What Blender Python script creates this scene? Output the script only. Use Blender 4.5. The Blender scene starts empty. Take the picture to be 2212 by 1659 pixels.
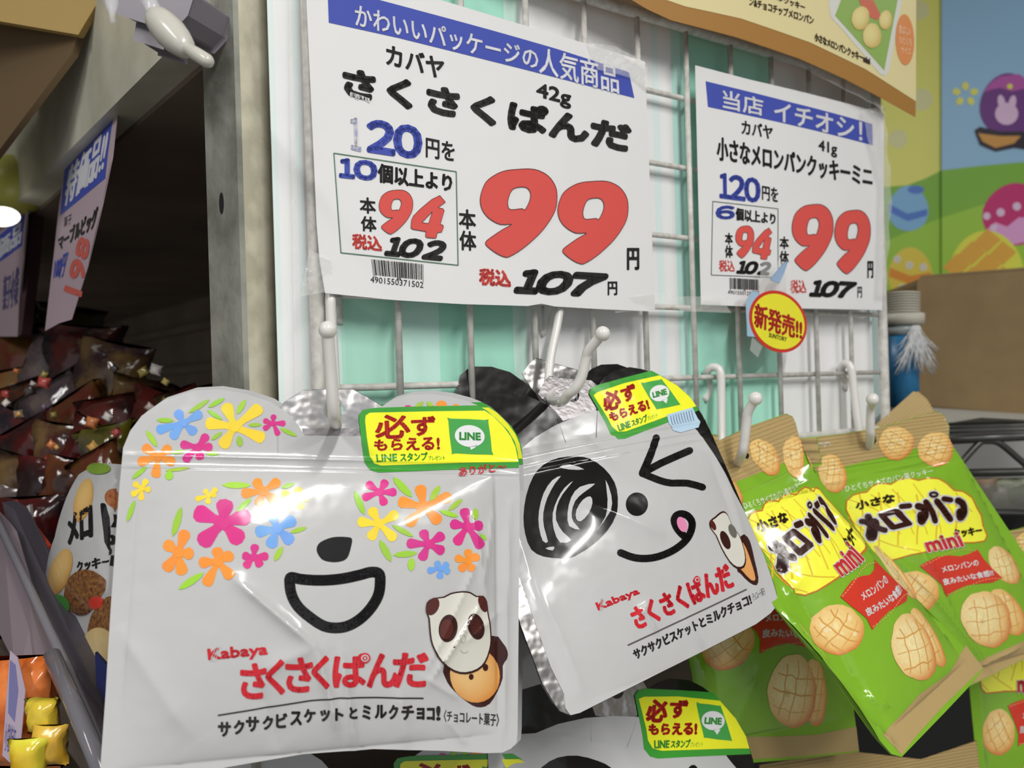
import bpy, math, random
import numpy as np
from mathutils import Vector, Matrix
from mathutils.geometry import tessellate_polygon
random.seed(7)
SC = bpy.context.scene
COL = SC.collection
# ---------------------------------------------------------------- camera, light, exposure
F, CX, CY, RS, HC = 1800.0, 1106.0, 829.5, 0.03, 1.35      # focal (px of the 2212 wide frame), centre, roll, eye height
RC = math.sqrt(1 - RS * RS)
cam = bpy.data.cameras.new('camera'); camo = bpy.data.objects.new('camera', cam); COL.objects.link(camo)
camo.matrix_world = Matrix(((RC, RS, 0, 0), (0, 0, -1, 0), (-RS, RC, 0, HC), (0, 0, 0, 1)))
cam.sensor_width = 36; cam.lens = F / 2212 * 36; cam.clip_start = .01; cam.clip_end = 60
cam.dof.use_dof = True; cam.dof.focus_distance = .47; cam.dof.aperture_fstop = 10.0
SC.camera = camo
W = bpy.data.worlds.new('world'); SC.world = W; W.use_nodes = True
W.node_tree.nodes['Background'].inputs[0].default_value = (.93, .96, 1, 1)
W.node_tree.nodes['Background'].inputs[1].default_value = .36
SC.view_settings.view_transform = 'Standard'; SC.view_settings.look = 'None'
SC.view_settings.exposure = 0.13; SC.view_settings.gamma = 1; SC.view_settings.use_curve_mapping = False
SC.cycles.use_denoising = True
SC.cycles.max_bounces = 7; SC.cycles.transparent_max_bounces = 12
LAMPS = [(-.75, -.8, 2.35, .07, 1.2, 16), (.45, -.8, 2.35, .07, 1.2, 22.5), (1.65, -.6, 2.35, .07, 1.2, 17), (-.6, 1.6, 2.45, .07, 1.2, 9), (1.6, 1.9, 2.45, .07, 1.2, 11)]
for i, (x, y, z, w, l, e) in enumerate(LAMPS):
    L = bpy.data.lights.new('ceiling_tube', 'AREA'); L.shape = 'RECTANGLE'; L.size = w; L.size_y = l; L.energy = e
    L.color = (1.0, .985, .95)
    o = bpy.data.objects.new('ceiling_tube', L); COL.objects.link(o); o.location = (x, y, z)

# ---------------------------------------------------------------- helpers
def P(px, py, d):
    a = (px - CX) / F; b = -(py - CY) / F
    return Vector(((RC * a + RS * b) * d, d, HC + (-RS * a + RC * b) * d))
def lin(h, k=1.0):
    h = h.lstrip('#'); o = []
    for i in (0, 2, 4):
        c = int(h[i:i + 2], 16) / 255
        o.append(min(.95, (c / 12.92 if c <= .04045 else ((c + .055) / 1.055) ** 2.4) * k))
    return tuple(o)
def tag(o, label=None, cat=None, group=None, kind=None):
    if label: o['label'] = label
    if cat: o['category'] = cat
    if group: o['group'] = group
    if kind: o['kind'] = kind
    return o
def empty(name, loc, label, cat, group=None):
    o = bpy.data.objects.new(name, None); o.empty_display_size = .02; COL.objects.link(o); o.location = loc
    return tag(o, label, cat, group)
def link(name, me, parent=None):
    o = bpy.data.objects.new(name, me); COL.objects.link(o)
    if parent is not None:
        o.parent = parent; o.matrix_parent_inverse = Matrix.Translation(-parent.location)
    else:
        c = sum((v.co for v in me.vertices), Vector()) / len(me.vertices); me.transform(Matrix.Translation(-c)); o.location = c
    return o
MATS = {}
def mat(name, col=(.8, .8, .8), rough=.5, metal=0., spec=.5, attr=False, noise=None, bump=None, coat=0., trans=0., alpha=1., emis=0., ior=1.45):
    """procedural material; noise=(scale, colour2, detail, contrast) blends a second colour; bump=(scale, distance, kind)"""
    if name in MATS: return MATS[name]
    m = bpy.data.materials.new(name); m.use_nodes = True; nt = m.node_tree; N = nt.nodes; Lk = nt.links
    b = N['Principled BSDF']
    b.inputs['Roughness'].default_value = rough; b.inputs['Metallic'].default_value = metal
    b.inputs['Specular IOR Level'].default_value = spec; b.inputs['Coat Weight'].default_value = coat
    b.inputs['Coat Roughness'].default_value = .06; b.inputs['Transmission Weight'].default_value = trans
    b.inputs['Alpha'].default_value = alpha; b.inputs['IOR'].default_value = ior
    b.inputs['Base Color'].default_value = (*col, 1)
    src = None
    if attr:
        a = N.new('ShaderNodeAttribute'); a.attribute_name = 'Col'; src = a.outputs['Color']
    if noise:
        tc = N.new('ShaderNodeNewGeometry'); nz = N.new('ShaderNodeTexNoise'); nz.inputs['Scale'].default_value = noise[0]
        nz.inputs['Detail'].default_value = noise[2]; Lk.new(tc.outputs['Position'], nz.inputs['Vector'])
        mr = N.new('ShaderNodeMapRange'); mr.inputs['From Min'].default_value = .5 - noise[3]; mr.inputs['From Max'].default_value = .5 + noise[3]
        Lk.new(nz.outputs['Fac'], mr.inputs['Value'])
        mx = N.new('ShaderNodeMix'); mx.data_type = 'RGBA'; Lk.new(mr.outputs['Result'], mx.inputs[0])
        if src: Lk.new(src, mx.inputs[6])
        else: mx.inputs[6].default_value = (*col, 1)
        mx.inputs[7].default_value = (*noise[1], 1)
        if len(noise) > 4:
            mu = N.new('ShaderNodeMath'); mu.operation = 'MULTIPLY'; mu.inputs[1].default_value = noise[4]
            Lk.new(mr.outputs['Result'], mu.inputs[0]); Lk.new(mu.outputs[0], mx.inputs[0])
        src = mx.outputs[2]
    if src: Lk.new(src, b.inputs['Base Color'])
    if bump:
        tc = N.new('ShaderNodeNewGeometry')
        nz = N.new('ShaderNodeTexVoronoi' if bump[2] == 'v' else 'ShaderNodeTexNoise'); nz.inputs['Scale'].default_value = bump[0]
        Lk.new(tc.outputs['Position'], nz.inputs['Vector'])
        bp = N.new('ShaderNodeBump'); bp.inputs['Distance'].default_value = bump[1]; bp.inputs['Strength'].default_value = 1
        Lk.new(nz.outputs[0], bp.inputs['Height']); Lk.new(bp.outputs['Normal'], b.inputs['Normal'])
    if emis:
        b.inputs['Emission Color'].default_value = (*col, 1); b.inputs['Emission Strength'].default_value = emis
    MATS[name] = m
    return m
FILM = mat('glossy_film', attr=True, rough=.17, spec=.5, coat=.5, bump=(42, .0009, 'n'))
FILMG = mat('glossy_snack_film', attr=True, rough=.17, spec=.6, coat=.5, bump=(55, .0010, 'n'))
BISC = mat('biscuit_print', attr=True, rough=.2, spec=.55, coat=.4, noise=(420, lin('e0aa58'), 5, .22, .35), bump=(55, .0010, 'n'))
PAPER = mat('matte_paper', attr=True, rough=.55, spec=.3, bump=(16, .0012, 'n'))
WORN = mat('worn_ink', attr=True, rough=.55, spec=.3, noise=(420, (.72, .71, .70), 6, .12))
POST2 = mat('wall_poster_print', attr=True, rough=.4, spec=.4)
POST = mat('poster_print', attr=True, rough=.4, spec=.4)
FOIL = mat('silver_foil', (.60, .585, .585), .24, 1., bump=(75, .0013, 'n'))
FOILD = mat('dull_foil', (.34, .32, .33), .3, .9, bump=(260, .0002, 'n'))
WIRE = mat('worn_white_wire', (.70, .68, .64), .38, noise=(160, (.36, .34, .31), 5, .14, .5))
HOOK = mat('white_plastic_coat', (.74, .72, .69), .22, coat=.3)
FILMC = mat('clear_film', (1, 1, 1), .08, spec=.8, alpha=.13, bump=(160, .001, 'n'))
TAPE = mat('clear_tape', (.9, .9, .88), .1, spec=.8, alpha=.16, bump=(240, .0012, 'n'))

def hnone(u, v): return u * 0
class Surf:
    """a real sheet: plane through three points at real depths + relief h(s,t) along its normal"""
    def __init__(s, q, d, h=None, shift=0.):
        p = [P(*q[i], d[i]) for i in range(3)]
        s.o = p[0]; s.eu = (p[1] - p[0]); s.W = s.eu.length; s.eu.normalize()
        n = s.eu.cross(p[2] - p[0]).normalized()
        if n.y > 0: n = -n
        s.n = n; s.ev = n.cross(s.eu).normalized()
        if s.ev.dot(p[2] - p[0]) < 0: s.ev = -s.ev
        s.o = s.o + n * shift
        b = p[2] - p[0]; s.bu, s.bv = b.dot(s.eu), b.dot(s.ev)
        s.hf = h; s.cr = []; s.H = s.bv
        s.no, s.nu, s.nv, s.nn = (np.array(x) for x in (s.o, s.eu, s.ev, s.n))
    def st(s, u, v):
        t = v / s.bv; return (u - t * s.bu) / s.W, t
    def h(s, u, v):
        S, T = s.st(u, v)
        z = s.hf(S, T) if s.hf else u * 0
        for (ax, ay, bx, by, w, a) in s.cr:
            dx, dy = bx - ax, by - ay; L2 = dx * dx + dy * dy
            t = ((u - ax) * dx + (v - ay) * dy) / L2; tc = np.clip(t, 0, 1)
            dd = np.hypot(u - ax - tc * dx, v - ay - tc * dy)
            z = z + a * np.exp(-(np.sqrt(dd * dd + (w * .25) ** 2) - w * .25) / w) * np.clip(1.25 - abs(2 * tc - 1) ** 2, 0, 1)
        return z
    def crease(s, p0, p1, w, a, T=None):
        q = np.array([p0, p1], float)
        if T: q = T(q)
        u, v = s.uv(q); s.cr_tmp = getattr(s, 'cr_tmp', []) + [(u[0], v[0], u[1], v[1], w, a)]
    def set_creases(s):
        s.cr = getattr(s, 'cr_tmp', [])
    def uv(s, q):
        a = (q[:, 0] - CX) / F; b = -(q[:, 1] - CY) / F
        r = np.stack([RC * a + RS * b, np.ones_like(a), -RS * a + RC * b], 1)
        c = np.array([0, 0, HC]); rn = r @ s.nn; base = (s.no - c) @ s.nn
        hh = np.zeros(len(q))
        for _ in range(4):
            p = c + r * ((base + hh) / rn)[:, None] - s.no
            u = p @ s.nu; v = p @ s.nv; hh = s.h(u, v)
        return u, v
    def hgrid(s, u, v, du, dv):
        """relief read bilinearly from the common mesh grid, so that print lies exactly on the film below it"""
        i, j = np.floor(u / du + 1e-6), np.floor(v / dv + 1e-6); a, b = np.clip(u / du - i, 0, 1), np.clip(v / dv - j, 0, 1)
        h = [s.h((i + x) * du, (j + y) * dv) for x in (0, 1) for y in (0, 1)]
        return (h[0] * (1 - b) + h[1] * b) * (1 - a) + (h[2] * (1 - b) + h[3] * b) * a
    def pt(s, u, v, off):
        return s.no + np.outer(u, s.nu) + np.outer(v, s.nv) + np.outer(off, s.nn)
    def nrm(s, u, v):
        e = .0003; hu = (s.h(u + e, v) - s.h(u - e, v)) / (2 * e); hv = (s.h(u, v + e) - s.h(u, v - e)) / (2 * e)
        n = s.nn[None] - np.outer(hu, s.nu) - np.outer(hv, s.nv)
        return n / np.linalg.norm(n, axis=1)[:, None]

def _split(p, ax, c):
    A, B = [], []
    n = len(p)
    for i in range(n):
        a, b = p[i], p[(i + 1) % n]; da, db = a[ax] - c, b[ax] - c
        if da <= 0: A.append(a)
        if da >= 0: B.append(a)
        if (da < 0 < db) or (db < 0 < da):
            t = da / (da - db); m = tuple(a[k] + (b[k] - a[k]) * t for k in range(5)); A.append(m); B.append(m)
    return A, B
def cut(polys, ax, step):
    out = []
    for p in polys:
        while True:
            lo = min(q[ax] for q in p); hi = max(q[ax] for q in p)
            c = (math.floor(lo / step + 1e-4) + 1) * step
            if c >= hi - step * 1e-3: break
            a, b = _split(p, ax, c)
            if len(a) > 2: out.append(a)
            if len(b) < 3: p = None; break
            p = b
        if p is not None: out.append(p)
    return out
def smooth(pts, n=4, closed=True):
    k = len(pts); out = []
    for i in range(k if closed else k - 1):
        g = (lambda j: pts[j % k]) if closed else (lambda j: pts[max(0, min(k - 1, j))])
        a, b, c, d = g(i - 1), g(i), g(i + 1), g(i + 2)
        for j in range(n):
            t = j / n
            out.append(tuple(.5 * (2 * b[x] + (c[x] - a[x]) * t + (2 * a[x] - 5 * b[x] + 4 * c[x] - d[x]) * t * t + (3 * b[x] - a[x] - 3 * c[x] + d[x]) * t ** 3) for x in (0, 1)))
    if not closed: out.append(tuple(pts[-1]))
    return out
_TX = {}
_cu = bpy.data.curves.new('type', 'FONT'); _to = bpy.data.objects.new('type', _cu)
def glyphs(s, bold, shear):
    k = (s, bold, shear)
    if k not in _TX:
        _cu.body = s; _cu.offset = bold; _cu.shear = shear; _cu.resolution_u = 3 if len(s) < 5 else 2
        me = _to.to_mesh(); v = np.array([p.co[:2] for p in me.vertices]).reshape(-1, 2)
        f = [tuple(p.vertices) for p in me.polygons]
        cnt = {}
        for p in f:
            for i in range(len(p)):
                e = (p[i], p[(i + 1) % len(p)]); e = (min(e), max(e)); cnt[e] = cnt.get(e, 0) + 1
        ed = [e for e, c in cnt.items() if c == 1]
        lo = v.min(0); hi = v.max(0); v = (v - lo) / (hi - lo); v[:, 1] = 1 - v[:, 1]
        _TX[k] = (v, f, ed); _to.to_mesh_clear()
    return _TX[k]
def ident(q): return q
class Sheet:
    def __init__(s, surf, step=.003, sv=None, T=None, cr=(0, 0, 1)):
        s.S = surf; s.su = step; s.sv = sv or step; s.T = T or ident; s.cr = cr; s.P = []; s.L = []; s.loops = []; s.pitch = .00017
    def px(s, pts):
        return s.T(np.array(pts, float).reshape(-1, 2) / s.cr[2] + np.array(s.cr[:2]))
    def raw(s, pts, faces, cols, layer):
        u, v = s.S.uv(s.px(pts))
        if len(cols) == 3 and not hasattr(cols[0], '__len__'): cols = [cols] * len(u)
        V = [(u[i], v[i], *cols[i]) for i in range(len(u))]
        pol = [[V[i] for i in f] for f in faces]
        pol = cut(cut(pol, 0, s.su), 1, s.sv)
        s.P += pol; s.L += [layer] * len(pol)
    def poly(s, pts, col, layer=1, holes=(), sm=0, solid=False):
        loops = [smooth(pts, sm) if sm else list(pts)] + [list(h) for h in holes]
        allp = [p for l in loops for p in l]
        tr = tessellate_polygon([[Vector((p[0], p[1], 0)) for p in l] for l in loops])
        s.raw(allp, tr, col, layer)
        if solid:
            for l in loops:
                u, v = s.S.uv(s.px(l)); s.loops.append((u, v, col))
    def stroke(s, pts, w, col, layer=1, closed=False, sm=0, caps=8):
        if sm: pts = smooth(pts, sm, closed)
        V = []; Fc = []; n = len(pts)
        for i in range(n if closed else n - 1):
            a = np.array(pts[i], float); b = np.array(pts[(i + 1) % n], float); d = b - a; L = np.hypot(*d)
            if L < 1e-6: continue
            q = np.array([-d[1], d[0]]) / L * w / 2; k = len(V)
            V += [a + q, b + q, b - q, a - q]; Fc.append((k, k + 1, k + 2, k + 3))
        if caps:
            for p in pts:
                k = len(V)
                V += [(p[0] + math.cos(i * 2 * math.pi / caps) * w / 2, p[1] + math.sin(i * 2 * math.pi / caps) * w / 2) for i in range(caps)]
                Fc.append(tuple(range(k, k + caps)))
        s.raw(V, Fc, col, layer)
    def ell(s, cx, cy, rx, ry, rot, col, layer=1, n=28):
        c, r = math.cos(math.radians(rot)), math.sin(math.radians(rot))
        V = [(cx, cy)]
        for i in range(n):
            a = i * 2 * math.pi / n; x, y = rx * math.cos(a), ry * math.sin(a); V.append((cx + x * c - y * r, cy + x * r + y * c))
        s.raw(V, [(0, 1 + i, 1 + (i + 1) % n) for i in range(n)], col, layer)
    def text(s, t, q, col, layer=2, bold=0., fat=0., shear=0., halo=None):
        """q = TL,TR,BR,BL of the ink box; fat = extra stroke width in sheet units"""
        v, f, ed = glyphs(t, bold, shear)
        q = np.array(q, float); x, y = v[:, :1], v[:, 1:]
        p = q[0] * (1 - x) * (1 - y) + q[1] * x * (1 - y) + q[2] * x * y + q[3] * (1 - x) * y
        for (w, c, l) in ([halo] if halo else []) + ([(fat, col, layer)] if fat else []):
            V = []; Fc = []
            for a, b in ed:
                A, B = p[a], p[b]; d = B - A; L = np.hypot(*d)
                if L < 1e-9: continue
                d = d / L * w / 2; nq = np.array([-d[1], d[0]]); k = len(V)
                V += [A + nq, B + nq, B + nq * .5 + d * .87, B - nq * .5 + d * .87, B - nq, A - nq, A - nq * .5 - d * .87, A + nq * .5 - d * .87]
                Fc.append(tuple(range(k, k + 8)))
            s.raw(V, Fc, c, l)
            if (w, c, l) == halo: s.raw(p, f, c, l)
        s.raw(p, f, col, layer)
    def digits(s, t, q, col, layer, fat=0., shear=0., wide=1.0):
        q = np.array(q, float); W_ = [.62 if c == '1' else 1. for c in t]; gap = .06; tot = sum(W_) + gap * (len(t) - 1); x = 0
        for c, w in zip(t, W_):
            a, b = x / tot, (x + w) / tot; x += w + gap
            s.text(chr(ord(c) + 0xFEE0), [q[0] * (1 - a) + q[1] * a, q[0] * (1 - b) + q[1] * b, q[3] * (1 - b) + q[2] * b, q[3] * (1 - a) + q[2] * a], col, layer, fat=fat, shear=shear)
    def chars(s, L, col, layer=2, **k):
        for (c, x0, y0, x1, y1) in L: s.text(c, [(x0, y0), (x1, y0), (x1, y1), (x0, y1)], col, layer, **k)
    def build(s, name, parent, material, back=None, thick=.0004):
        """back: factor of h for the rear skin -> closed solid with a rim"""
        Pl, Ly = s.P, s.L
        nv = [len(p) for p in Pl]; tot = sum(nv)
        arr = np.array([q for p in Pl for q in p]); u, v, c = arr[:, 0], arr[:, 1], arr[:, 2:5]
        if material.name == 'wall_poster_print': c = np.minimum(c * 1.6, .85)
        lay = np.repeat(np.array(Ly, float), nv)
        h = s.S.hgrid(u, v, s.su, s.sv); co = s.S.pt(u, v, h + lay * s.pitch); nr = s.S.nrm(u, v)
        faces = []; k = 0; sg = 1 if s.S.eu.cross(s.S.ev).dot(s.S.n) < 0 else -1
        for p, n in zip(Pl, nv):
            ar = sum(p[i][0] * p[(i + 1) % n][1] - p[(i + 1) % n][0] * p[i][1] for i in range(n))
            idx = list(range(k, k + n)); faces.append(idx if ar * sg < 0 else idx[::-1]); k += n
        if back is not None:
            hb = (h if back < 0 else -back * np.maximum(h, 0)) - thick
            co = np.concatenate([co, s.S.pt(u, v, hb)]); nr = np.concatenate([nr, np.repeat(-s.S.nn[None], tot, 0)]); c = np.concatenate([c, c])
            faces += [[i + tot for i in f[::-1]] for f in faces[:]]
            for (lu, lv, lc) in s.loops:
                m = len(lu); base = len(co)
                hh = s.S.hgrid(lu, lv, s.su, s.sv); co = np.concatenate([co, s.S.pt(lu, lv, hh), s.S.pt(lu, lv, (hh if back < 0 else -back * np.maximum(hh, 0)) - thick)])
                cu_, cv_ = lu.mean(), lv.mean(); rn = np.outer(lu - cu_, s.S.nu) + np.outer(lv - cv_, s.S.nv)
                rn /= np.linalg.norm(rn, axis=1)[:, None] + 1e-9
                nr = np.concatenate([nr, rn, rn]); c = np.concatenate([c, np.repeat(np.array([lc]), 2 * m, 0)])
                faces += [[base + i, base + (i + 1) % m, base + m + (i + 1) % m, base + m + i] for i in range(m)]
        me = bpy.data.meshes.new(name); me.from_pydata(co.tolist(), [], faces); 
        at = me.color_attributes.new('Col', 'FLOAT_COLOR', 'POINT')
        at.data.foreach_set('color', np.concatenate([c, np.ones((len(c), 1))], 1).ravel())
        me.materials.append(material)
        me.polygons.foreach_set('use_smooth', [True] * len(me.polygons))
        me.normals_split_custom_set_from_vertices(nr.tolist())
        return link(name, me, parent)

def raw_mesh(name, V, Fc, material, parent=None, smooth_=False):
    me = bpy.data.meshes.new(name); me.from_pydata([tuple(v) for v in V], [], Fc); me.materials.append(material)
    if smooth_: me.polygons.foreach_set('use_smooth', [True] * len(me.polygons))
    me.update(); return link(name, me, parent)
def tube_geo(pts, r, n=10, V=None, Fc=None, radii=None):
    V = [] if V is None else V; Fc = [] if Fc is None else Fc
    pts = [Vector(p) for p in pts]; m = len(pts); up = None; base = len(V)
    for i, p in enumerate(pts):
        d = (pts[min(i + 1, m - 1)] - pts[max(i - 1, 0)]).normalized()
        if up is None:
            up = d.orthogonal().normalized()
        up = (up - d * up.dot(d)).normalized(); sd = d.cross(up); rr = radii[i] if radii else r
        for k in range(n):
            a = 2 * math.pi * k / n; V.append(p + (up * math.cos(a) + sd * math.sin(a)) * rr)
    for i in range(m - 1):
        for k in range(n):
            a = base + i * n + k; b = base + i * n + (k + 1) % n; Fc.append((a, b, b + n, a + n))
    Fc.append(tuple(range(base + n - 1, base - 1, -1))); Fc.append(tuple(base + (m - 1) * n + k for k in range(n)))
    return V, Fc
def smooth3(pts, n=5):
    pts = [Vector(p) for p in pts]; out = []
    for i in range(len(pts) - 1):
        a, b, c, d = pts[max(0, i - 1)], pts[i], pts[i + 1], pts[min(len(pts) - 1, i + 2)]
        for j in range(n):
            t = j / n; out.append(.5 * (2 * b + (c - a) * t + (2 * a - 5 * b + 4 * c - d) * t * t + (3 * b - a - 3 * c + d) * t ** 3))
    return out + [pts[-1]]
def tube(name, pts, r, material, parent=None, n=12, radii=None):
    V, Fc = tube_geo(pts, r, n, radii=radii); return raw_mesh(name, V, Fc, material, parent, True)
def ball(name, c, r, material, parent=None, sc=(1, 1, 1)):
    V = []; Fc = []; a, b = 16, 10
    for i in range(b + 1):
        t = math.pi * i / b
        for j in range(a):
            p = 2 * math.pi * j / a; V.append((c[0] + r * sc[0] * math.sin(t) * math.cos(p), c[1] + r * sc[1] * math.sin(t) * math.sin(p), c[2] + r * sc[2] * math.cos(t)))
    for i in range(b):
        for j in range(a): Fc.append((i * a + j, i * a + (j + 1) % a, (i + 1) * a + (j + 1) % a, (i + 1) * a + j))
    return raw_mesh(name, V, Fc, material, parent, True)
def slab(name, q, d, back, material, parent=None, bev=0):
    """polygon of frame points q at depths d, given real thickness by the vector back"""
    p = [P(*a, b) for a, b in zip(q, d if hasattr(d, '__len__') else [d] * len(q))]; n = len(p); b = Vector(back)
    V = p + [x + b for x in p]
    Fc = [tuple(range(n)), tuple(range(2 * n - 1, n - 1, -1))] + [(i, (i + 1) % n, (i + 1) % n + n, i + n) for i in range(n)]
    o = raw_mesh(name, V, Fc, material, parent)
    if bev:
        m = o.modifiers.new('b', 'BEVEL'); m.width = bev; m.segments = 2; m.limit_method = 'ANGLE'
    return o
def hom(src, dst):
    A = []
    for (x, y), (X, Y) in zip(src, dst):
        A.append([x, y, 1, 0, 0, 0, -X * x, -X * y, -X]); A.append([0, 0, 0, x, y, 1, -Y * x, -Y * y, -Y])
    A = np.array(A, float); sc = np.diag([1 / 1000, 1 / 1000, 1, 1 / 1000, 1 / 1000, 1, 1, 1, 1])
    Hm = np.linalg.svd(A)[2][-1].reshape(3, 3)
    def T(q):
        r = np.c_[q, np.ones(len(q))] @ Hm.T; return r[:, :2] / r[:, 2:]
    return T
def tps(src, dst, lam=30.):
    X = np.array(src, float) / 100; Y = np.array(dst, float); n = len(X)
    U = lambda r2: np.where(r2 > 0, r2 * np.log(r2 + 1e-12), 0)
    K = U(((X[:, None] - X[None]) ** 2).sum(-1)) + np.eye(n) * lam * .001
    Pm = np.c_[np.ones(n), X]; A = np.block([[K, Pm], [Pm.T, np.zeros((3, 3))]])
    w = np.linalg.solve(A, np.r_[Y, np.zeros((3, 2))])
    def T(q):
        q = q / 100; return U(((q[:, None] - X[None]) ** 2).sum(-1)) @ w[:n] + np.c_[np.ones(len(q)), q] @ w[n:]
    return T
def simil(a, b, ra, rb):        # similarity taking a->ra, b->rb
    za = complex(*b) - complex(*a); zr = complex(*rb) - complex(*ra); k = zr / za
    def T(q):
        z = (q[:, 0] + 1j * q[:, 1] - complex(*a)) * k + complex(*ra); return np.stack([z.real, z.imag], 1)
    return T
WHITE = (.80, .80, .80); INK = lin('2a2826'); RED = lin('d0524c', 1.15); BLUE = lin('4351ab', 1.1)
# ---------------------------------------------------------------- the place: room shell
def box(name, lo, hi, m, kind='structure'):
    x0, y0, z0 = lo; x1, y1, z1 = hi
    V = [(x, y, z) for z in (z0, z1) for y in (y0, y1) for x in (x0, x1)]
    o = raw_mesh(name, V, [(0, 2, 3, 1), (4, 5, 7, 6), (0, 1, 5, 4), (2, 6, 7, 3), (0, 4, 6, 2), (1, 3, 7, 5)], m)
    o['kind'] = kind; return o
MW = mat('wall_paint', (.32, .30, .26), .8); MC = mat('ceiling_board', (.6, .58, .52), .9)
MF = mat('floor_vinyl', (.3, .29, .27), .4, noise=(8, (.22, .21, .2), 3, .2))
box('floor', (-3.5, -2.2, -.05), (3.5, 4.05, 0), MF)
box('ceiling', (-3.5, -2.2, 2.7), (3.5, 4.05, 2.75), MC)
box('wall_back', (-3.5, 4.0, 0), (3.5, 4.05, 2.7), MW)
box('wall_left', (-3.55, -2.2, 0), (-3.5, 4.05, 2.7), MW)
box('wall_right', (3.5, -2.2, 0), (3.55, 4.05, 2.7), MW)
# ---------------------------------------------------------------- planes of the rack and of the aisle on the left
PU = Vector((.827, .562, 0)).normalized(); PN = Vector((.562, -.827, 0)).normalized(); P0 = P(672, 840, .45)
LU = Vector((-.641, .767, 0)).normalized()
def onp(px, py, off=0.):
    r = P(px, py, 1) - Vector((0, 0, HC)); o = P0 + PN * off
    return Vector((0, 0, HC)) + r * ((o - Vector((0, 0, HC))).dot(PN) / r.dot(PN))
def panel_surf(off, h=None, a=(672, 0), b=(1900, 0), c=(672, 840)):
    q = [a, b, c]; return Surf(q, [onp(*p, off).y for p in q], h)
# ---------------------------------------------------------------- wire grid panel
rack = empty('wire_grid_panel', onp(1300, 1000), 'white wire grid display panel holding the hooks and price signs', 'rack')
vx = [672, 858, 1018, 1159, 1287, 1401, 1503, 1598, 1686, 1765, 1836, 1903]
zt = onp(672, -189).z; zb = onp(672, 1046).z; dz = (onp(672, 17).z - P0.z) / 4
us = [(onp(x, 740) - P0).dot(PU) for x in vx]; k = np.polyfit(range(12), us, 1); us = [k[1] + k[0] * i for i in range(12)]
def pp(u, z, off=0): return Vector((P0.x, P0.y, 0)) + PU * u + PN * off + Vector((0, 0, z))
ztop = P0.z + 5 * dz; zbot = P0.z - dz
for i in range(1, 11): tube('grid_wire', [pp(us[i], zbot), pp(us[i], ztop)], .0021, WIRE, rack, 8)
for j in range(0, 5):
    tube('grid_wire', [pp(us[0], P0.z + j * dz, -.0035), pp(us[11], P0.z + j * dz, -.0035)], .0021, WIRE, rack, 8)
R_ = .012; u0, u1 = us[0], us[11]
fr = []
for (cu_, cz, a0) in ((u1 - R_, ztop - R_, 0), (u0 + R_, ztop - R_, 90), (u0 + R_, zbot + R_, 180), (u1 - R_, zbot + R_, 270)):
    for t in range(0, 91, 15):
        a = math.radians(a0 + t); fr.append(pp(cu_ + R_ * math.cos(a), cz + R_ * math.sin(a)))
fr.append(fr[0]); fr.append(fr[1])
o = tube('frame_wire', fr, .0041, WIRE, rack, 12)
tag(o, 'thick outer wire of the grid')
# backing sheet with printed stripes behind the wires
bs = panel_surf(-.012); sh = Sheet(bs, .5)
xs = [(600, 'aabdb6'), (612, 'b9cfc8'), (633, 'dfe6e0'), (652, 'a9c2b8'), (664, 'cfd8d2'), (690, 'e3e6e0'), (705, '9cc4b5'), (738, '7ab39f'), (746, '6fb09a'),
      (860, '8bc0ad'), (950, '5fae95'), (1110, '93b8aa'), (1140, 'b9c4bd'), (1165, 'd3cfca'), (1370, 'dfe4df'), (1388, 'b8d2c8'), (1400, 'e2e6e1'), (1425, 'a8cabe'), (1440, 'dde5df'),
      (1468, '8cc0b0'), (1488, '5aa992'), (1590, '6cb6a0'), (1680, 'cfe0d8'), (1700, 'dbd8d3'), (1828, 'b9d6cc'), (1866, 'cfdfd8'), (1882, 'a3c6ba'), (1912, None)]
def teal(h):
    c = lin(h, 1.9); g = .8; return tuple(min(.9, x * .68 + g * .34) for x in c)
xw = [(onp(x, 760, -.012) - P0).dot(PU) for x, _ in xs]; zT, zB = ztop + .05, zbot - .03
V = []; Fc = []; Cc = []
for i in range(len(xs) - 1):
    k_ = len(V); V += [pp(xw[i], zB, -.012), pp(xw[i + 1], zB, -.012), pp(xw[i + 1], zT, -.012), pp(xw[i], zT, -.012)]; Fc.append((k_, k_ + 1, k_ + 2, k_ + 3)); Cc += [teal(xs[i][1])] * 4
k_ = len(V); V += [pp(xw[0], zB, -.0128), pp(xw[-1], zB, -.0128), pp(xw[-1], zT, -.0128), pp(xw[0], zT, -.0128)]; Fc += [(k_ + 3, k_ + 2, k_ + 1, k_), (0, 3, k_ + 3, k_)]; Cc += [(.6, .6, .6)] * 4
me = bpy.data.meshes.new('backing_sheet'); me.from_pydata([tuple(v) for v in V], [], Fc); at = me.color_attributes.new('Col', 'FLOAT_COLOR', 'POINT')
at.data.foreach_set('color', np.array([(*c, 1) for c in Cc]).ravel()); me.materials.append(PAPER); bo = link('backing_sheet', me)
tag(bo, 'green and white striped backing sheet hung behind the wire grid', 'backing sheet')
# clear film over the striped sheet at its left edge
cf = panel_surf(-.006); sh = Sheet(cf, .05); sh.poly([(619, -300), (700, -300), (716, 1040), (640, 1040)], (1, 1, 1), 0, solid=True)
tag(sh.build('clear_sleeve', None, FILMC, back=0), 'clear plastic sleeve edge over the left end of the striped sheet', 'sleeve')

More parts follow.
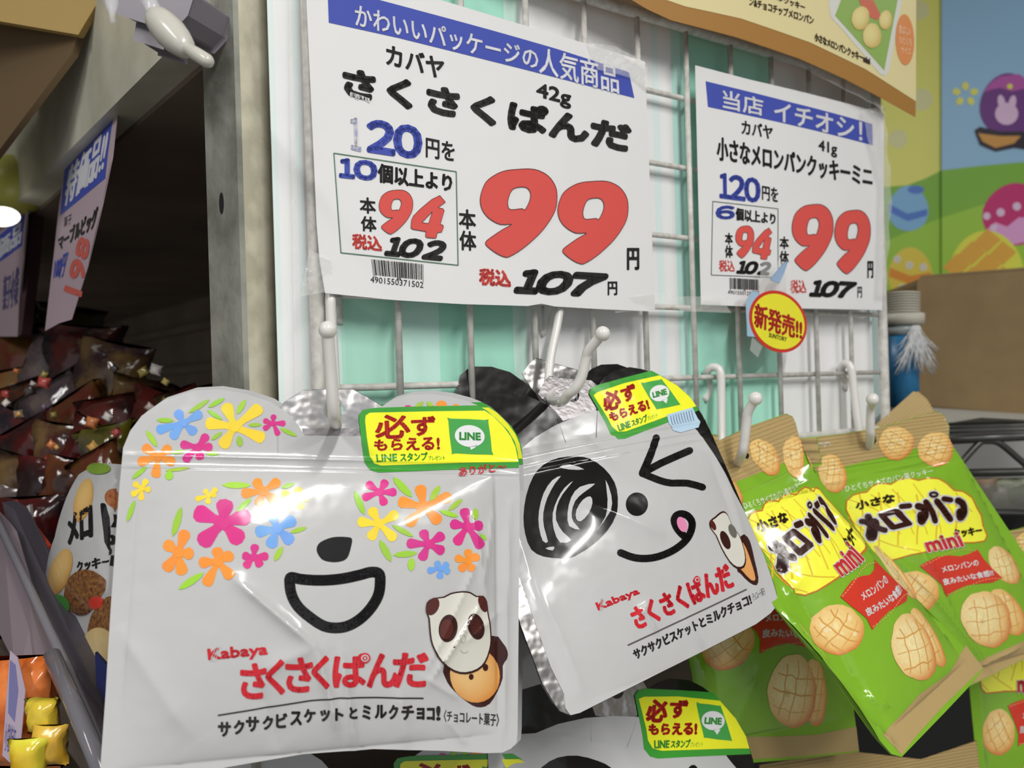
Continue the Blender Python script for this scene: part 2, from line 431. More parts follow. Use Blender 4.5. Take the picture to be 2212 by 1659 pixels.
# ---------------------------------------------------------------- price signs
NINE = ([(1260, 893), (1350, 893), (1420, 925), (1460, 980), (1470, 1040), (1460, 1110), (1420, 1180), (1370, 1240), (1290, 1310), (1225, 1350), (1195, 1355), (1150, 1335), (1103, 1300), (1093, 1280), (1110, 1260), (1180, 1212), (1230, 1183), (1170, 1183), (1110, 1150), (1075, 1105), (1065, 1050), (1080, 990), (1110, 945), (1180, 905)],
        [(1270, 987), (1310, 990), (1330, 1020), (1325, 1060), (1300, 1107), (1285, 1100), (1225, 1105), (1210, 1080), (1215, 1040), (1235, 1000)])
FOUR = ([(1265, 500), (1325, 570), (1245, 628), (1300, 640), (1312, 660), (1270, 805), (1300, 812), (1305, 830), (1285, 885), (1240, 892), (1228, 945), (1215, 950), (1125, 943), (1112, 930), (1118, 880), (975, 855), (958, 840), (965, 760), (985, 715), (1060, 640), (1180, 540)],
        [(1185, 670), (1145, 795), (1075, 785)])
def numeral(sh, G, q, lw):
    a = np.array(G[0], float); lo, hi = a.min(0), a.max(0)
    q = [np.array(p, float) for p in q]
    def m(L):
        out = []
        for p in L:
            x, y = (np.array(p) - lo) / (hi - lo); out.append(tuple(q[0] * (1 - x) * (1 - y) + q[1] * x * (1 - y) + q[2] * x * y + q[3] * (1 - x) * y))
        return out
    o_ = m(G[0]); h_ = m(G[1]); n = 3 if G is NINE else 0
    o_ = smooth(o_, n) if n else o_; h_ = smooth(h_, n) if n else h_
    sh.poly(o_, RED, 2, holes=[h_]); sh.stroke(o_, lw, lin('5a3a38'), 3, True, caps=0); sh.stroke(h_, lw, lin('5a3a38'), 3, True, caps=0)
def bx(x0, y0, x1, y1, k=0.): return [(x0, y0), (x1, y0 + k), (x1, y1 + k), (x0, y1)]
def barcode(sh, q, seed):
    rn = random.Random(seed); q = [np.array(p, float) for p in q]; x = 0
    while x < 1:
        w = rn.choice([.008, .008, .016, .024]); g = rn.choice([.008, .012, .018])
        tall = x < .03 or .47 < x < .52 or x > .96
        a, b = x, min(1, x + w); lo = 1.16 if tall else 1
        pt = lambda s, t: tuple(q[0] * (1 - s) * (1 - t) + q[1] * s * (1 - t) + q[2] * s * t + q[3] * (1 - s) * t)
        sh.poly([pt(a, 0), pt(b, 0), pt(b, lo), pt(a, lo)], INK, 2); x += w + g

def sh_h1(s, t):      # the left sheet bellies a little and its lower left corner lifts
    return .002 + .004 * np.sin(np.clip(s, 0, 1) * 3.14) * (.4 + .6 * t) + .006 * np.clip(.25 - s, 0, 1) * np.clip(t, 0, 1)
pl = panel_surf(.007, sh_h1, (663, -90), (1395, 133), (702, 633))
s1 = empty('price_sign', onp(1050, 640), 'larger white price sign with blue heading, big red 99 and blurred blue 120', 'price sign')
b = Sheet(pl, .012); b.poly([(658, -90), (800, -50), (952, 0), (1110, 48), (1272, 96), (1393, 133), (1400, 300), (1408, 500), (1415, 673), (1300, 668), (1199, 662), (1170, 656), (1140, 661), (1000, 657), (850, 648), (702, 633), (690, 560), (684, 484), (676, 300)], WHITE, 0, solid=True)
b.build('paper_sheet', s1, PAPER, back=-1, thick=.0003)
p = Sheet(pl, .012)
p.poly([(707, -32), (819, 0), (1060, 65), (1200, 105), (1358, 156), (1370, 212), (1060, 132), (860, 82), (710, 49)], BLUE, 1)
tag(p.build('heading_band', s1, PAPER), 'blue band across the top of the sheet')
p = Sheet(pl, .012)
WT = (.80, .80, .84)
p.text('かわいいパッケージの', [(766, 10), (1160, 108), (1162, 152), (767, 57)], WT, 3, fat=1.6)
p.text('人気商品', [(1165, 102), (1333, 143), (1336, 204), (1164, 158)], WT, 3, fat=1.6)
p.text('カバヤ', [(834, 96), (958, 127), (957, 171), (835, 139)], INK, 2, fat=2.6)
p.text('42g', [(1159, 179), (1232, 197), (1232, 236), (1159, 217)], INK, 2, fat=2.6)
p.text('さくさくぱんだ', [(743, 146), (1360, 271), (1358, 328), (745, 205)], INK, 2, fat=9)
p.text('円を', [(920, 297), (981, 309), (981, 350), (920, 339)], INK, 2, fat=1.6)
p.text('個以上より', [(817, 354), (975, 378), (975, 414), (817, 393)], INK, 2, fat=3)
p.text('本', [(777, 426), (810, 429), (811, 462), (778, 459)], INK, 2, fat=1.8); p.text('体', [(780, 467), (812, 470), (812, 501), (780, 498)], INK, 2, fat=1.8)
p.text('本', [(991, 452), (1026, 455), (1027, 496), (992, 492)], INK, 2, fat=2); p.text('体', [(993, 498), (1027, 502), (1028, 542), (993, 539)], INK, 2, fat=2)
p.digits('102', [(833, 514), (960, 524), (960, 561), (833, 549)], INK, 2, fat=8, shear=.3)
p.digits('107', [(1114, 585), (1309, 596), (1308, 638), (1114, 629)], INK, 2, fat=11, shear=.3)
p.text('円', bx(1355, 537, 1379, 582), INK, 2, fat=3); p.text('円', bx(1313, 609, 1332, 637), INK, 2, fat=1.8)
barcode(p, [(801.7, 560), (915.6, 571), (916, 605), (806, 594)], 3)
p.text('4901550371502', [(800, 597), (914, 609), (914, 622), (800, 610)], INK, 2)
p.build('black_lettering', s1, PAPER)
p = Sheet(pl, .012)
p.text('税込', [(761, 505), (823, 512), (824, 543), (762, 536)], RED, 2, fat=2.6); p.text('税込', [(1036, 580), (1101, 586), (1102, 620), (1036, 614)], RED, 2, fat=3.4)
numeral(p, NINE, bx(1036.5, 366, 1202.5, 555.3), 1.3); numeral(p, NINE, bx(1204, 392, 1356, 570), 1.3)
numeral(p, NINE, bx(818, 411, 891, 505.5), .9); numeral(p, FOUR, bx(886.7, 422.5, 961.5, 514.7), .9)
tag(p.build('red_numerals', s1, PAPER), 'red figures 99 and 94 with thin dark outlines')
p = Sheet(pl, .012)
p.digits('20', [(796, 260), (908, 278), (907, 342), (795, 325)], BLUE, 2, fat=9)
p.digits('10', [(735, 344), (812, 351), (812, 389), (735, 381)], BLUE, 2, fat=6.5)
p.stroke([(720.7, 331), (985, 371), (989, 573), (736, 546)], 2.2, lin('5c7d69'), 2, True, caps=4)
tag(p.build('blue_numerals', s1, PAPER), 'blue figures 20 and 10 and a thin green box')
p = Sheet(pl, .012)
p.text('１', [(756, 254), (778, 258), (778, 326), (760, 322)], lin('a9acd0'), 2, fat=4)
for i in range(16):
    x = 757 + i * 2.6; p.stroke([(x, 199 + i * .9), (x + random.uniform(-3, 3), 206 + i * .9 + random.uniform(0, 5))], random.uniform(1.2, 2.6), (.62, .62, .62), 3, caps=0)
tag(p.build('smeared_lettering', s1, WORN), 'rubbed-off figure 1 and smears at the left of the sheet')

ps = panel_surf(.006, lambda s, t: .001 + .003 * np.sin(np.clip(s, 0, 1) * 3.14), (1502, 141), (1909, 245), (1514, 658))
s2 = empty('price_sign', onp(1700, 660), 'smaller white price sign behind the round yellow sticker, at right of the grid', 'price sign')
b = Sheet(ps, .012); b.poly([(1502, 141), (1620, 172), (1760, 207), (1909, 245), (1909, 450), (1906, 670), (1710, 666), (1514, 658), (1508, 400)], WHITE, 0, solid=True)
b.build('paper_sheet', s2, PAPER, back=-1, thick=.0003)
p = Sheet(ps, .02); p.poly([(1524, 175.5), (1700, 219), (1884, 268), (1885, 314), (1700, 268), (1529, 231)], BLUE, 1)
tag(p.build('heading_band', s2, PAPER), 'blue band across the top of the sheet')
p = Sheet(ps, .02)
p.text('当店', [(1560, 194), (1647, 214), (1647, 251), (1561, 234)], WT, 3, fat=1.6)
p.text('イチオシ！', [(1672, 219), (1861, 263), (1861, 306), (1672, 259)], WT, 3, fat=2)
p.text('カバヤ', [(1602, 259), (1668, 273), (1668, 301), (1602, 289)], INK, 2, fat=1.6)
p.text('41g', [(1768, 302), (1807, 311), (1807, 341), (1768, 331)], INK, 2, fat=1.6)
p.text('小さなメロンパンクッキーミニ', [(1549, 296), (1883, 362), (1883, 404), (1549, 345)], INK, 2, fat=2.6)
p.text('円を', [(1646, 401), (1680, 407), (1680, 438), (1646, 431)], INK, 2, fat=1.3)
p.text('個以上より', [(1589, 449), (1674, 462), (1674, 485), (1589, 475)], INK, 2, fat=1.8)
for c, x0, y0, x1, y1 in (('本', 1566, 503, 1582, 527), ('体', 1566, 530, 1582, 556), ('本', 1684, 511, 1703, 537), ('体', 1684, 542, 1703, 570)): p.text(c, bx(x0, y0, x1, y1, 1), INK, 2, fat=1.4)
p.digits('102', [(1592, 565), (1663, 568), (1663, 593), (1592, 589)], INK, 2, fat=5, shear=.3)
p.digits('107', [(1750, 607), (1848, 612), (1848, 642), (1750, 638)], INK, 2, fat=6.5, shear=.3)
p.text('円', bx(1874, 565, 1885, 600), INK, 2, fat=2); p.text('円', bx(1852, 620, 1861, 643), INK, 2, fat=1)
barcode(p, [(1575.5, 600), (1638, 604), (1638, 627), (1576, 624)], 5)
p.text('4901550125594', [(1571.6, 627), (1637, 631), (1637, 639), (1571.6, 635)], INK, 2)
p.build('black_lettering', s2, PAPER)
p = Sheet(ps, .02)
numeral(p, NINE, bx(1710, 442, 1799, 584.5), 1.2); numeral(p, NINE, bx(1802, 454.5, 1879.5, 591.5), 1.2)
numeral(p, NINE, bx(1588, 488, 1628, 557.5), .8); numeral(p, FOUR, bx(1624, 492, 1667, 561), .8)
p.text('税込', bx(1553, 562, 1586, 586, 1), RED, 2, fat=1.1); p.text('税込', bx(1706.7, 605, 1740.7, 633), RED, 2, fat=1.2)
tag(p.build('red_numerals', s2, PAPER), 'red figures 99 and 94 with thin dark outlines')
p = Sheet(ps, .02)
p.digits('120', [(1555, 375), (1640, 388), (1640, 437), (1556, 426)], BLUE, 2, fat=5); p.text('６', bx(1547, 446, 1585, 472), BLUE, 2, fat=4)
p.stroke([(1539, 435), (1680, 451), (1680, 600), (1536, 594)], 1.4, lin('4d5d58'), 2, True, caps=4)
tag(p.build('blue_numerals', s2, PAPER), 'blue figures 120 and 6 and a thin box')
# ---------------------------------------------------------------- round sticker on a clear clip
ss = panel_surf(.02, None, (1600, 620), (1750, 620), (1600, 770))
st = empty('round_sticker', onp(1680, 695, .02), 'round yellow sticker with red rim and red lettering, stuck below a price sign', 'sticker')
b = Sheet(ss, .5); b.ell(1680, 695, 66, 64, 45, lin('d23c30'), 0, 40)
aa = [(1680 + 66 * math.cos(i * .157), 695 + 66 * math.sin(i * .157)) for i in range(40)]
b.P = []; b.L = []; b.poly([(1681 + 62 * math.cos(i * .157) + 5 * math.sin(i * .157), 694.5 + 67 * math.sin(i * .157) + 5 * math.cos(i * .157)) for i in range(40)], lin('d23c30'), 0, solid=True)
b.build('sticker_disc', st, FILM, back=0, thick=.0006)
b = Sheet(ss, .5); b.poly([(1681 + 56.5 * math.cos(i * .157) + 5 * math.sin(i * .157), 694.5 + 60 * math.sin(i * .157) + 5 * math.cos(i * .157)) for i in range(40)], lin('f4ec3c'), 1)
b.build('yellow_face', st, FILM)
b = Sheet(ss, .5); b.text('新発売!!', [(1631, 655), (1731, 690), (1731, 735), (1629, 706)], lin('c9382f'), 2, fat=2.8)
b.text('SUNTORY', [(1661, 719), (1699, 729), (1698, 738), (1660, 728)], lin('3a3a20'), 2, fat=.5)
b.build('lettering', st, FILM)
b = Sheet(ss, .5); b.poly([(1612, 650), (1625, 628), (1640, 630), (1635, 728), (1614, 726)], lin('a8c8e0'), -3, solid=True)
tag(b.build('blue_tab', st, FILM, back=0), 'pale blue paper tab behind the disc')
b = Sheet(ss, .5); b.poly([(1668, 598), (1690, 570), (1703, 562), (1694, 590), (1684, 612), (1664, 604)], lin('9db6d6'), -2, solid=True)
tag(b.build('blue_tab', st, FILM, back=0), 'torn pale blue scrap above the disc')
b = Sheet(ss, .5); b.poly([(1646, 560), (1712, 566), (1716, 660), (1640, 655)], (1, 1, 1), -4, solid=True)
b.build('clear_backing', st, TAPE, back=0)
b = Sheet(ss, .5); b.poly([(1626, 728), (1648, 748), (1638, 772), (1621, 756)], (1, 1, 1), -4, solid=True)
b.build('clear_foot', st, TAPE, back=0)
# ---------------------------------------------------------------- clear tape pieces
for q, off, lb in (([(1268, 92), (1330, 100), (1398, 138), (1402, 195), (1368, 170), (1290, 150)], .012, 'clear tape over the top right corner of the larger price sign'),
               ([(668, 540), (716, 560), (724, 628), (650, 640)], .011, 'clear tape on the lower left corner of the larger price sign'),
               ([(1322, 645), (1440, 632), (1450, 664), (1330, 676)], .010, 'clear tape at the lower right corner of the larger price sign'),
               ([(1450, 640), (1560, 640), (1580, 676), (1470, 672)], .011, 'clear tape at the lower left corner of the smaller price sign'),
               ([(1860, 236), (1912, 232), (1925, 420), (1912, 640), (1896, 640), (1902, 400)], .013, 'long clear tape down the right edge of the smaller price sign'),
               ([(1700, 98), (1760, 128), (1900, 205), (1912, 250), (1890, 226), (1800, 180), (1700, 128)], .017, 'clear tape along the top rail under the biscuit poster')):
    s_ = panel_surf(off, lambda s, t: .0012 * np.sin(s * 60) * np.sin(t * 40)); t_ = Sheet(s_, .006); t_.poly(q, (1, 1, 1), 0, solid=True)
    tag(t_.build('tape_strip', None, TAPE, back=-1, thick=.0002), lb, 'tape')
# ---------------------------------------------------------------- hooks
def hook(label, mount, arm, r, grp='white display hooks on the wire grid'):
    h = empty('display_hook', mount[0], label, 'hook', grp)
    tube('hanger_rod', smooth3(mount, 6), r, HOOK, h)
    tube('arm_rod', smooth3(arm, 6), r, HOOK, h)
    ball('ball_tip', arm[-1], r * 1.45, HOOK, h); return h
q = onp
hook('leftmost white display hook, holding the flower patterned pouch',
     [q(730, 700, -.012), q(731, 660, -.014), q(724, 636, -.008), q(716, 632, .002), q(714, 645, .006), q(716, 700, .007), q(722, 800, .010), q(724, 878, .014)],
     [q(724, 876, .013), P(726, 905, .44), P(727, 915, .415), P(722, 903, .396), P(720, 880, .390), P(714, 800, .386), P(710, 745, .383), P(708, 713, .381)], .0029)
hook('second white display hook from the left, holding the winking face pouch',
     [q(1166, 722, -.012), q(1176, 712, -.013), q(1182, 672, -.01), q(1188, 640, -.004), q(1200, 634, .002), q(1210, 650, .006), q(1204, 700, .008), q(1190, 770, .012), q(1184, 830, .016)],
     [q(1184, 826, .015), P(1190, 862, .50), P(1212, 868, .466), P(1228, 852, .456), P(1242, 840, .452), P(1256, 815, .45), P(1266, 775, .448), P(1272, 757, .446), P(1302, 721, .44)], .0028)
hook('third white display hook, holding the nearest green biscuit bag',
     [q(1520, 865, -.012), q(1529, 850, -.013), q(1531, 825, -.012), q(1527, 803, -.007), q(1541, 793, -.001), q(1556, 804, .004), q(1558, 860, .006), q(1559, 936, .010), q(1560, 985, .014)],
     [q(1560, 980, .013), P(1572, 1000, .59), P(1592, 1000, .57), P(1603, 978, .552), P(1608, 950, .548), P(1613, 910, .545), P(1616, 890, .543), P(1632, 861, .538)], .0031)
hook('rightmost white display hook, holding the right-hand green biscuit bag',
     [q(1822, 842, -.012), q(1824, 826, -.013), q(1817, 800, -.009), q(1826, 785, -.001), q(1838, 794, .004), q(1843, 829, .006), q(1849, 880, .009), q(1855, 925, .012), q(1860, 960, .014)],
     [q(1860, 955, .013), P(1868, 968, .70), P(1876, 966, .68), P(1880, 940, .664), P(1880, 920, .66), P(1881, 882, .655), P(1885, 863, .645)], .0034)
PW = (.54, .54, .542)
# ---------------------------------------------------------------- panda-eared pouches
MAG, ORA, YEL, BLU, LEA = lin('cf3585', 1.15), lin('e8903a', 1.15), lin('f0cd3a', 1.15), lin('6f9fe0', 1.15), lin('9cc93e', 1.12)
def flower(sh, c, tips, w, col, lay):
    for j, t in enumerate(tips):
        d = np.array(t, float) - np.array(c, float); L = np.hypot(*d); d /= L; n = np.array([-d[1], d[0]])
        w0, w1 = w * .30, w * .50; e = np.array(t, float) - d * w1 * .3
        q = [np.array(c) + n * w0, np.array(c) + n * w0 * .9 + d * L * .35, e - d * w1 * .4 + n * w1 * .95]
        for a in range(5): th = math.pi * (.5 - a / 4.); q.append(e + n * w1 * math.sin(th) * .98 + d * w1 * .72 * math.cos(th))
        q += [e - d * w1 * .4 - n * w1 * .95, np.array(c) - n * w0 * .9 + d * L * .35, np.array(c) - n * w0]
        q = [tuple(p + np.array([random.uniform(-1, 1), random.uniform(-1, 1)]) * w * .018) for p in q]
        sh.poly(q, tuple(x * random.uniform(.93, 1.05) for x in col), lay + (j % 3) * .25)
    sh.ell(c[0], c[1], w * .42, w * .42, 0, col, lay + .9, 12)
def leaf(sh, x0, y0, x1, y1, w, lay=2):
    d = np.array([x1 - x0, y1 - y0], float); L = np.hypot(*d); d /= L; n = np.array([-d[1], d[0]]) * w / 2; a = np.array([x0, y0]); b = np.array([x1, y1])
    q = [a, a + d * L * .2 + n * .75, a + d * L * .5 + n, a + d * L * .82 + n * .7, b, a + d * L * .82 - n * .7, a + d * L * .5 - n, a + d * L * .2 - n * .75]
    sh.poly([tuple(p) for p in q], tuple(x * random.uniform(.88, 1.08) for x in LEA), lay)
YL, GR, DR = lin('f4ee2c', 1.15), lin('3f9a38', 1.1), lin('c02a22', 1.1)
def pillow(a, p=.7, s0=.05, s1=.95, t0=.02, t1=.95, kk=1.0):
    def h(s, t):
        x = np.clip((s - s0) / (s1 - s0), 0, 1); y = np.clip((t - t0) / (t1 - t0), 0, 1) ** kk
        return a * np.sin(np.pi * x) ** p * np.sin(np.pi * y) ** p
    return h
BROWN, TAN, CREAM = lin('3a1a18'), lin('d69a4e'), lin('d8d6cc')
def shrink(pts, k, cx=None, cy=None):
    a = np.array(pts, float); c = a.mean(0) if cx is None else np.array([cx, cy]); return [tuple(p) for p in c + (a - c) * k]
A_OUT = [(262, 1010), (266, 967), (281, 931), (306, 898), (352, 865.5), (417.5, 844), (473, 841), (529, 850), (584, 868), (620, 891), (645, 919), (658, 941), (777, 942), (800, 942), (812, 893), (824, 878.6), (848.5, 863), (885, 853), (928, 851), (969, 855.7), (1005, 865), (1029, 874), (1051, 886), (1073, 905), (1097, 929), (1111, 953), (1118.5, 977), (1121, 1009), (1123, 1057), (1120.6, 1326), (1118, 1580), (1116, 1604), (1104, 1617), (1084, 1626), (1050, 1627), (959, 1622), (807, 1618), (655, 1629), (491, 1657), (380, 1684), (260, 1712), (225, 1716), (214, 1700), (218, 1640), (228, 1500), (240, 1300), (256, 1073)]
def pouch_flower(label, dep, T=None, art=True, group='panda faced snack pouches on the hooks', q=None):
    T = T or ident
    qq = q or [(270, 985), (1118, 1005), (215, 1690)]
    qq = [tuple(x) for x in T(np.array(qq, float))]
    S = Surf(qq, dep, pillow(.013, .62, .03, .93, .03, .97, .85))
    if art:
        for a, b, w, am in (((266, 984), (1120, 1000), .0011, .0011), ((263, 1006), (1121, 1024), .0011, .0010), ((262, 1012), (1121, 1030), .001, -.0006),
                            ((500, 1245), (682, 1400), .0026, .0030), ((682, 1400), (730, 1580), .0026, .0026), ((735, 1400), (770, 1640), .0020, .0018), ((690, 1395), (560, 1450), .005, .0016), ((1020, 1110), (1050, 1290), .0018, .0018), ((1040, 1300), (930, 1470), .0018, .0018), ((1045, 1180), (915, 1460), .002, .0010), ((915, 1462), (990, 1510), .0018, .0012),
                            ((1100, 1090), (1085, 1600), .002, .0016), ((1065, 1100), (1045, 1260), .0016, .0010), ((560, 1480), (600, 1620), .003, -.0012), ((250, 1350), (420, 1600), .006, .0018), ((860, 1480), (880, 1620), .003, .0012), ((1000, 1390), (1080, 1320), .002, .001), ((330, 1080), (300, 1300), .005, -.001), ((960, 1550), (1010, 1610), .002, .001)):
            S.crease(a, b, w, am, T)
        S.set_creases()
    e = empty('snack_pouch', S.pt(*S.uv(T(np.array([[720., 884.]]))), np.zeros(1))[0], label, 'snack pouch', group)
    g = .0017 if art else .0034; gv = .0011 if art else .0034
    b = Sheet(S, g, gv, T); b.poly(A_OUT, PW, 0, solid=True); b.build('pouch_body', e, FILM, back=.8, thick=.0008)
    if art:
        b = Sheet(S, .004, T=T, cr=(0, 0, 1)); hole = [(721 + 22 * math.cos(i * .4488), 884 + 21 * math.sin(i * .4488)) for i in range(14)]
        b.poly([(600, 905), (606, 880), (612, 870), (632, 856), (655, 843), (700, 840), (761, 840), (790, 855), (825, 876), (850, 900), (850, 990), (600, 990)], (.6, .6, .6), -4, holes=[hole], solid=True)
        tag(b.build('hanging_tab', e, FOIL, back=0, thick=.0004), 'silver foil hanging tab with a round hole')
        b = Sheet(S, .004, T=T); b.poly([(652, 925), (800, 925), (800, 941), (657, 941)], (.2, .2, .2), -2)
        tag(b.build('embossed_strip', e, FOILD), 'dark embossed strip at the foot of the tab')
    p = Sheet(S, g, gv, T, (240, 830, 3.6867))
    Fl = [((575, 310), [(375, 365), (530, 220), (710, 235), (665, 385), (490, 420)], 80, BLU), ((985, 340), [(770, 310), (915, 170), (1180, 190), (1205, 430), (890, 490)], 100, YEL),
          ((1290, 310), [(1220, 290), (1293, 250), (1380, 312), (1330, 400), (1220, 355)], 48, MAG), ((690, 500), [(565, 480), (760, 410), (795, 500), (710, 590), (590, 605)], 72, MAG),
          ((375, 575), [(265, 500), (465, 505), (495, 620), (355, 730), (225, 620)], 80, ORA), ((245, 830), [(185, 790), (280, 765), (305, 840), (240, 915), (170, 880)], 52, YEL),
          ((780, 885), [(680, 915), (745, 845), (835, 835), (830, 880), (770, 945)], 46, YEL), ((1215, 850), [(1150, 770), (1330, 775), (1300, 925), (1175, 955), (1050, 870)], 84, ORA),
          ((1460, 905), [(1370, 870), (1500, 835), (1565, 905), (1520, 980), (1390, 985)], 70, YEL), ((890, 1100), [(685, 1020), (910, 940), (1085, 1050), (1025, 1240), (725, 1260)], 140, MAG),
          ((1325, 1150), [(1165, 1175), (1275, 1020), (1450, 1080), (1430, 1250), (1270, 1285)], 98, BLU), ((535, 1340), [(590, 1180), (440, 1270), (640, 1350), (565, 1500), (440, 1470)], 100, ORA),
          ((850, 1410), [(845, 1315), (955, 1360), (955, 1530), (760, 1590), (715, 1420)], 94, ORA), ((1135, 1375), [(1145, 1285), (1240, 1370), (1190, 1440), (1070, 1450), (1055, 1365)], 70, MAG)]
    Lv = [(615, 230, 785, 120, 40), (770, 185, 905, 110, 38), (765, 205, 885, 285, 35), (1000, 240, 1070, 120, 45), (360, 285, 500, 290, 40), (280, 365, 365, 500, 45), (1090, 325, 1200, 322, 32), (1345, 350, 1480, 415, 35), (1018, 410, 1028, 500, 52), (795, 445, 885, 380, 34), (475, 548, 590, 530, 32), (750, 550, 862, 552, 36), (165, 755, 285, 655, 40), (430, 690, 630, 665, 30), (455, 765, 470, 690, 68), (125, 1100, 190, 920, 42), (490, 1215, 560, 975, 58), (880, 802, 1115, 805, 54), (1355, 825, 1460, 790, 38), (1000, 1015, 1115, 908, 44), (1165, 1010, 1215, 1105, 42), (1425, 1182, 1560, 1140, 38), (1300, 1410, 1365, 1290, 48), (535, 1635, 740, 1500, 60)]
    if art:
        for i, f in enumerate(Fl): flower(p, *f, 1 + .1 * (i % 2))
        for l in Lv: leaf(p, *l)
    p.cr = (740, 840, 4.1475)
    Fr = [((330, 925), [(225, 850), (385, 830), (470, 925), (375, 1030), (190, 975)], 78, MAG), ((725, 1055), [(695, 880), (955, 965), (860, 1185), (590, 1210), (515, 1010)], 108, ORA),
          ((330, 1210), [(260, 1080), (480, 1120), (460, 1340), (250, 1335), (150, 1190)], 95, YEL), ((770, 1390), [(720, 1280), (895, 1310), (895, 1455), (710, 1520), (590, 1385)], 92, MAG),
          ((1120, 1230), [(1090, 1085), (1240, 1225), (1240, 1410), (1020, 1380), (980, 1210)], 95, MAG), ((1125, 1540), [(1125, 1450), (1210, 1500), (1160, 1620), (1060, 1620), (1020, 1515)], 78, ORA), ((880, 1605), [(840, 1555), (940, 1570), (950, 1640), (870, 1690), (770, 1630)], 64, BLU)]
    Lr = [(450, 790, 620, 970, 70), (785, 1005, 870, 865, 60), (945, 1090, 1075, 985, 48), (865, 1090, 1035, 1145, 48), (1190, 1175, 1190, 1065, 52), (105, 910, 195, 1130, 62), (440, 1220, 635, 1325, 48), (330, 1350, 435, 1550, 66), (450, 1490, 670, 1470, 58), (610, 1635, 620, 1510, 66), (1235, 1300, 1285, 1355, 38)]
    if art:
        for f in Fr: flower(p, *f, 1)
        for l in Lr: leaf(p, *l)
    p.ell(585, 165, 32, 20, 0, MAG, 1, 12); p.ell(885, 145, 50, 40, 0, ORA, 1, 16); p.ell(1015, 160, 30, 26, 0, ORA, 1, 12); leaf(p, 650, 165, 725, 118, 40); leaf(p, 750, 118, 815, 165, 40)
    p.build('printed_flowers', e, FILM)
    # stuck-on yellow and green label
    b = Sheet(S, g, gv, T, (740, 840, 4.1475))
    b.poly([(230, 180), (300, 170), (700, 158), (1210, 148), (1290, 195), (1380, 272), (1480, 372), (1540, 472), (1568, 572), (1578, 705), (900, 727), (320, 750), (250, 728), (195, 655), (170, 480), (148, 300), (146, 235), (180, 190)], GR, 2)
    b.poly([(240, 216), (270, 214), (800, 202), (1270, 196), (1345, 245), (1440, 340), (1505, 430), (1545, 520), (1562, 600), (1572, 654), (1100, 662), (340, 688), (280, 668), (242, 605), (215, 430), (200, 290), (205, 240)], YL, 3)
    b.text('必', [(290, 245), (590, 232), (600, 435), (300, 446)], DR, 4, fat=17); b.text('ず', [(615, 255), (822, 250), (822, 415), (622, 418)], DR, 4, fat=15)
    b.text('もらえる!', [(285, 462), (860, 428), (865, 545), (285, 552)], DR, 4, fat=11)
    b.text('LINE', [(300, 592), (482, 584), (485, 646), (305, 655)], GR, 4, fat=6); b.text('スタンプ', [(515, 580), (755, 570), (757, 640), (518, 648)], GR, 4, fat=6); b.text('プレゼント', [(765, 602), (915, 598), (915, 638), (766, 642)], GR, 4, fat=1)
    b.poly([(945, 285), (965, 268), (1270, 280), (1302, 300), (1334, 560), (1318, 590), (1010, 578), (975, 560)], lin('45a04c', 1.1), 4, sm=2)
    b.ell(1135, 425, 134, 98, 6, (.82, .83, .84), 5); b.poly([(1080, 505), (1140, 518), (1210, 500), (1180, 530), (1145, 548), (1138, 520)], (.82, .83, .84), 5)
    b.text('LINE', [(1045, 393), (1228, 398), (1230, 460), (1045, 456)], lin('45a04c', 1.1), 6, fat=9)
    tag(b.build('prize_label', e, FILM), 'yellow label with green border over the right ear')
    if not art: return e
    p = Sheet(S, g, gv, T, (740, 840, 4.1475)); p.text('ありがと〜', [(1040, 700), (1460, 655), (1460, 730), (1042, 785)], lin('c93a44'), 5, fat=4); p.build('thank_you_lettering', e, FILM)
    p = Sheet(S, g, gv, T)
    K = lin('161414')
    p.poly([(684, 1190), (688, 1175), (702, 1166), (722, 1160), (748, 1160), (760, 1164), (758, 1182), (750, 1205), (735, 1213), (715, 1214), (695, 1208)], K, 1, sm=3)
    p.cr = (420, 1230, 3.0722)
    p.stroke([(640, 52), (700, 64), (800, 72), (900, 70), (1000, 58), (1100, 36), (1170, 18), (1225, 28), (1232, 90), (1220, 170), (1175, 250), (1110, 320), (1030, 370), (950, 388), (860, 376), (770, 320), (690, 250), (645, 170), (632, 90)], 72, K, 1, True, sm=3, caps=10)
    p.build('printed_face', e, FILM)
    p = Sheet(S, g, gv, T, (420, 1230, 3.0722))
    RD = lin('c92430', 1.1)
    p.text('Kabaya', [(88, 530), (482, 494), (483, 583), (98, 620)], RD, 2, fat=8)
    for k_ in range(3): p.stroke([(104 + k_ * 17, 612), (146 + k_ * 13, 505)], 3.5, PW, 3, caps=0)
    p.chars([('さ', 312, 630, 470, 852), ('く', 480, 605, 592, 822), ('さ', 612, 592, 778, 808), ('く', 785, 580, 888, 785), ('ぱ', 925, 566, 1140, 776), ('ん', 1152, 565, 1342, 776), ('だ', 1325, 560, 1545, 776)], RD, 2, fat=19)
    p.ell(1130, 588, 37, 35, 0, RD, 3, 20); p.ell(1130, 588, 26, 24, 0, PW, 4, 20); p.ell(1130, 588, 17, 15, 0, RD, 5, 14); p.ell(1130, 588, 8, 8, 0, PW, 6, 10)
    p.build('red_lettering', e, FILM)
    p = Sheet(S, g, gv, T, (420, 1230, 3.0722)); K2 = lin('2a2626')
    p.stroke([(155, 968), (350, 937), (560, 903), (770, 870), (960, 853), (1200, 849), (1520, 855)], 9, K2, 2, caps=0)
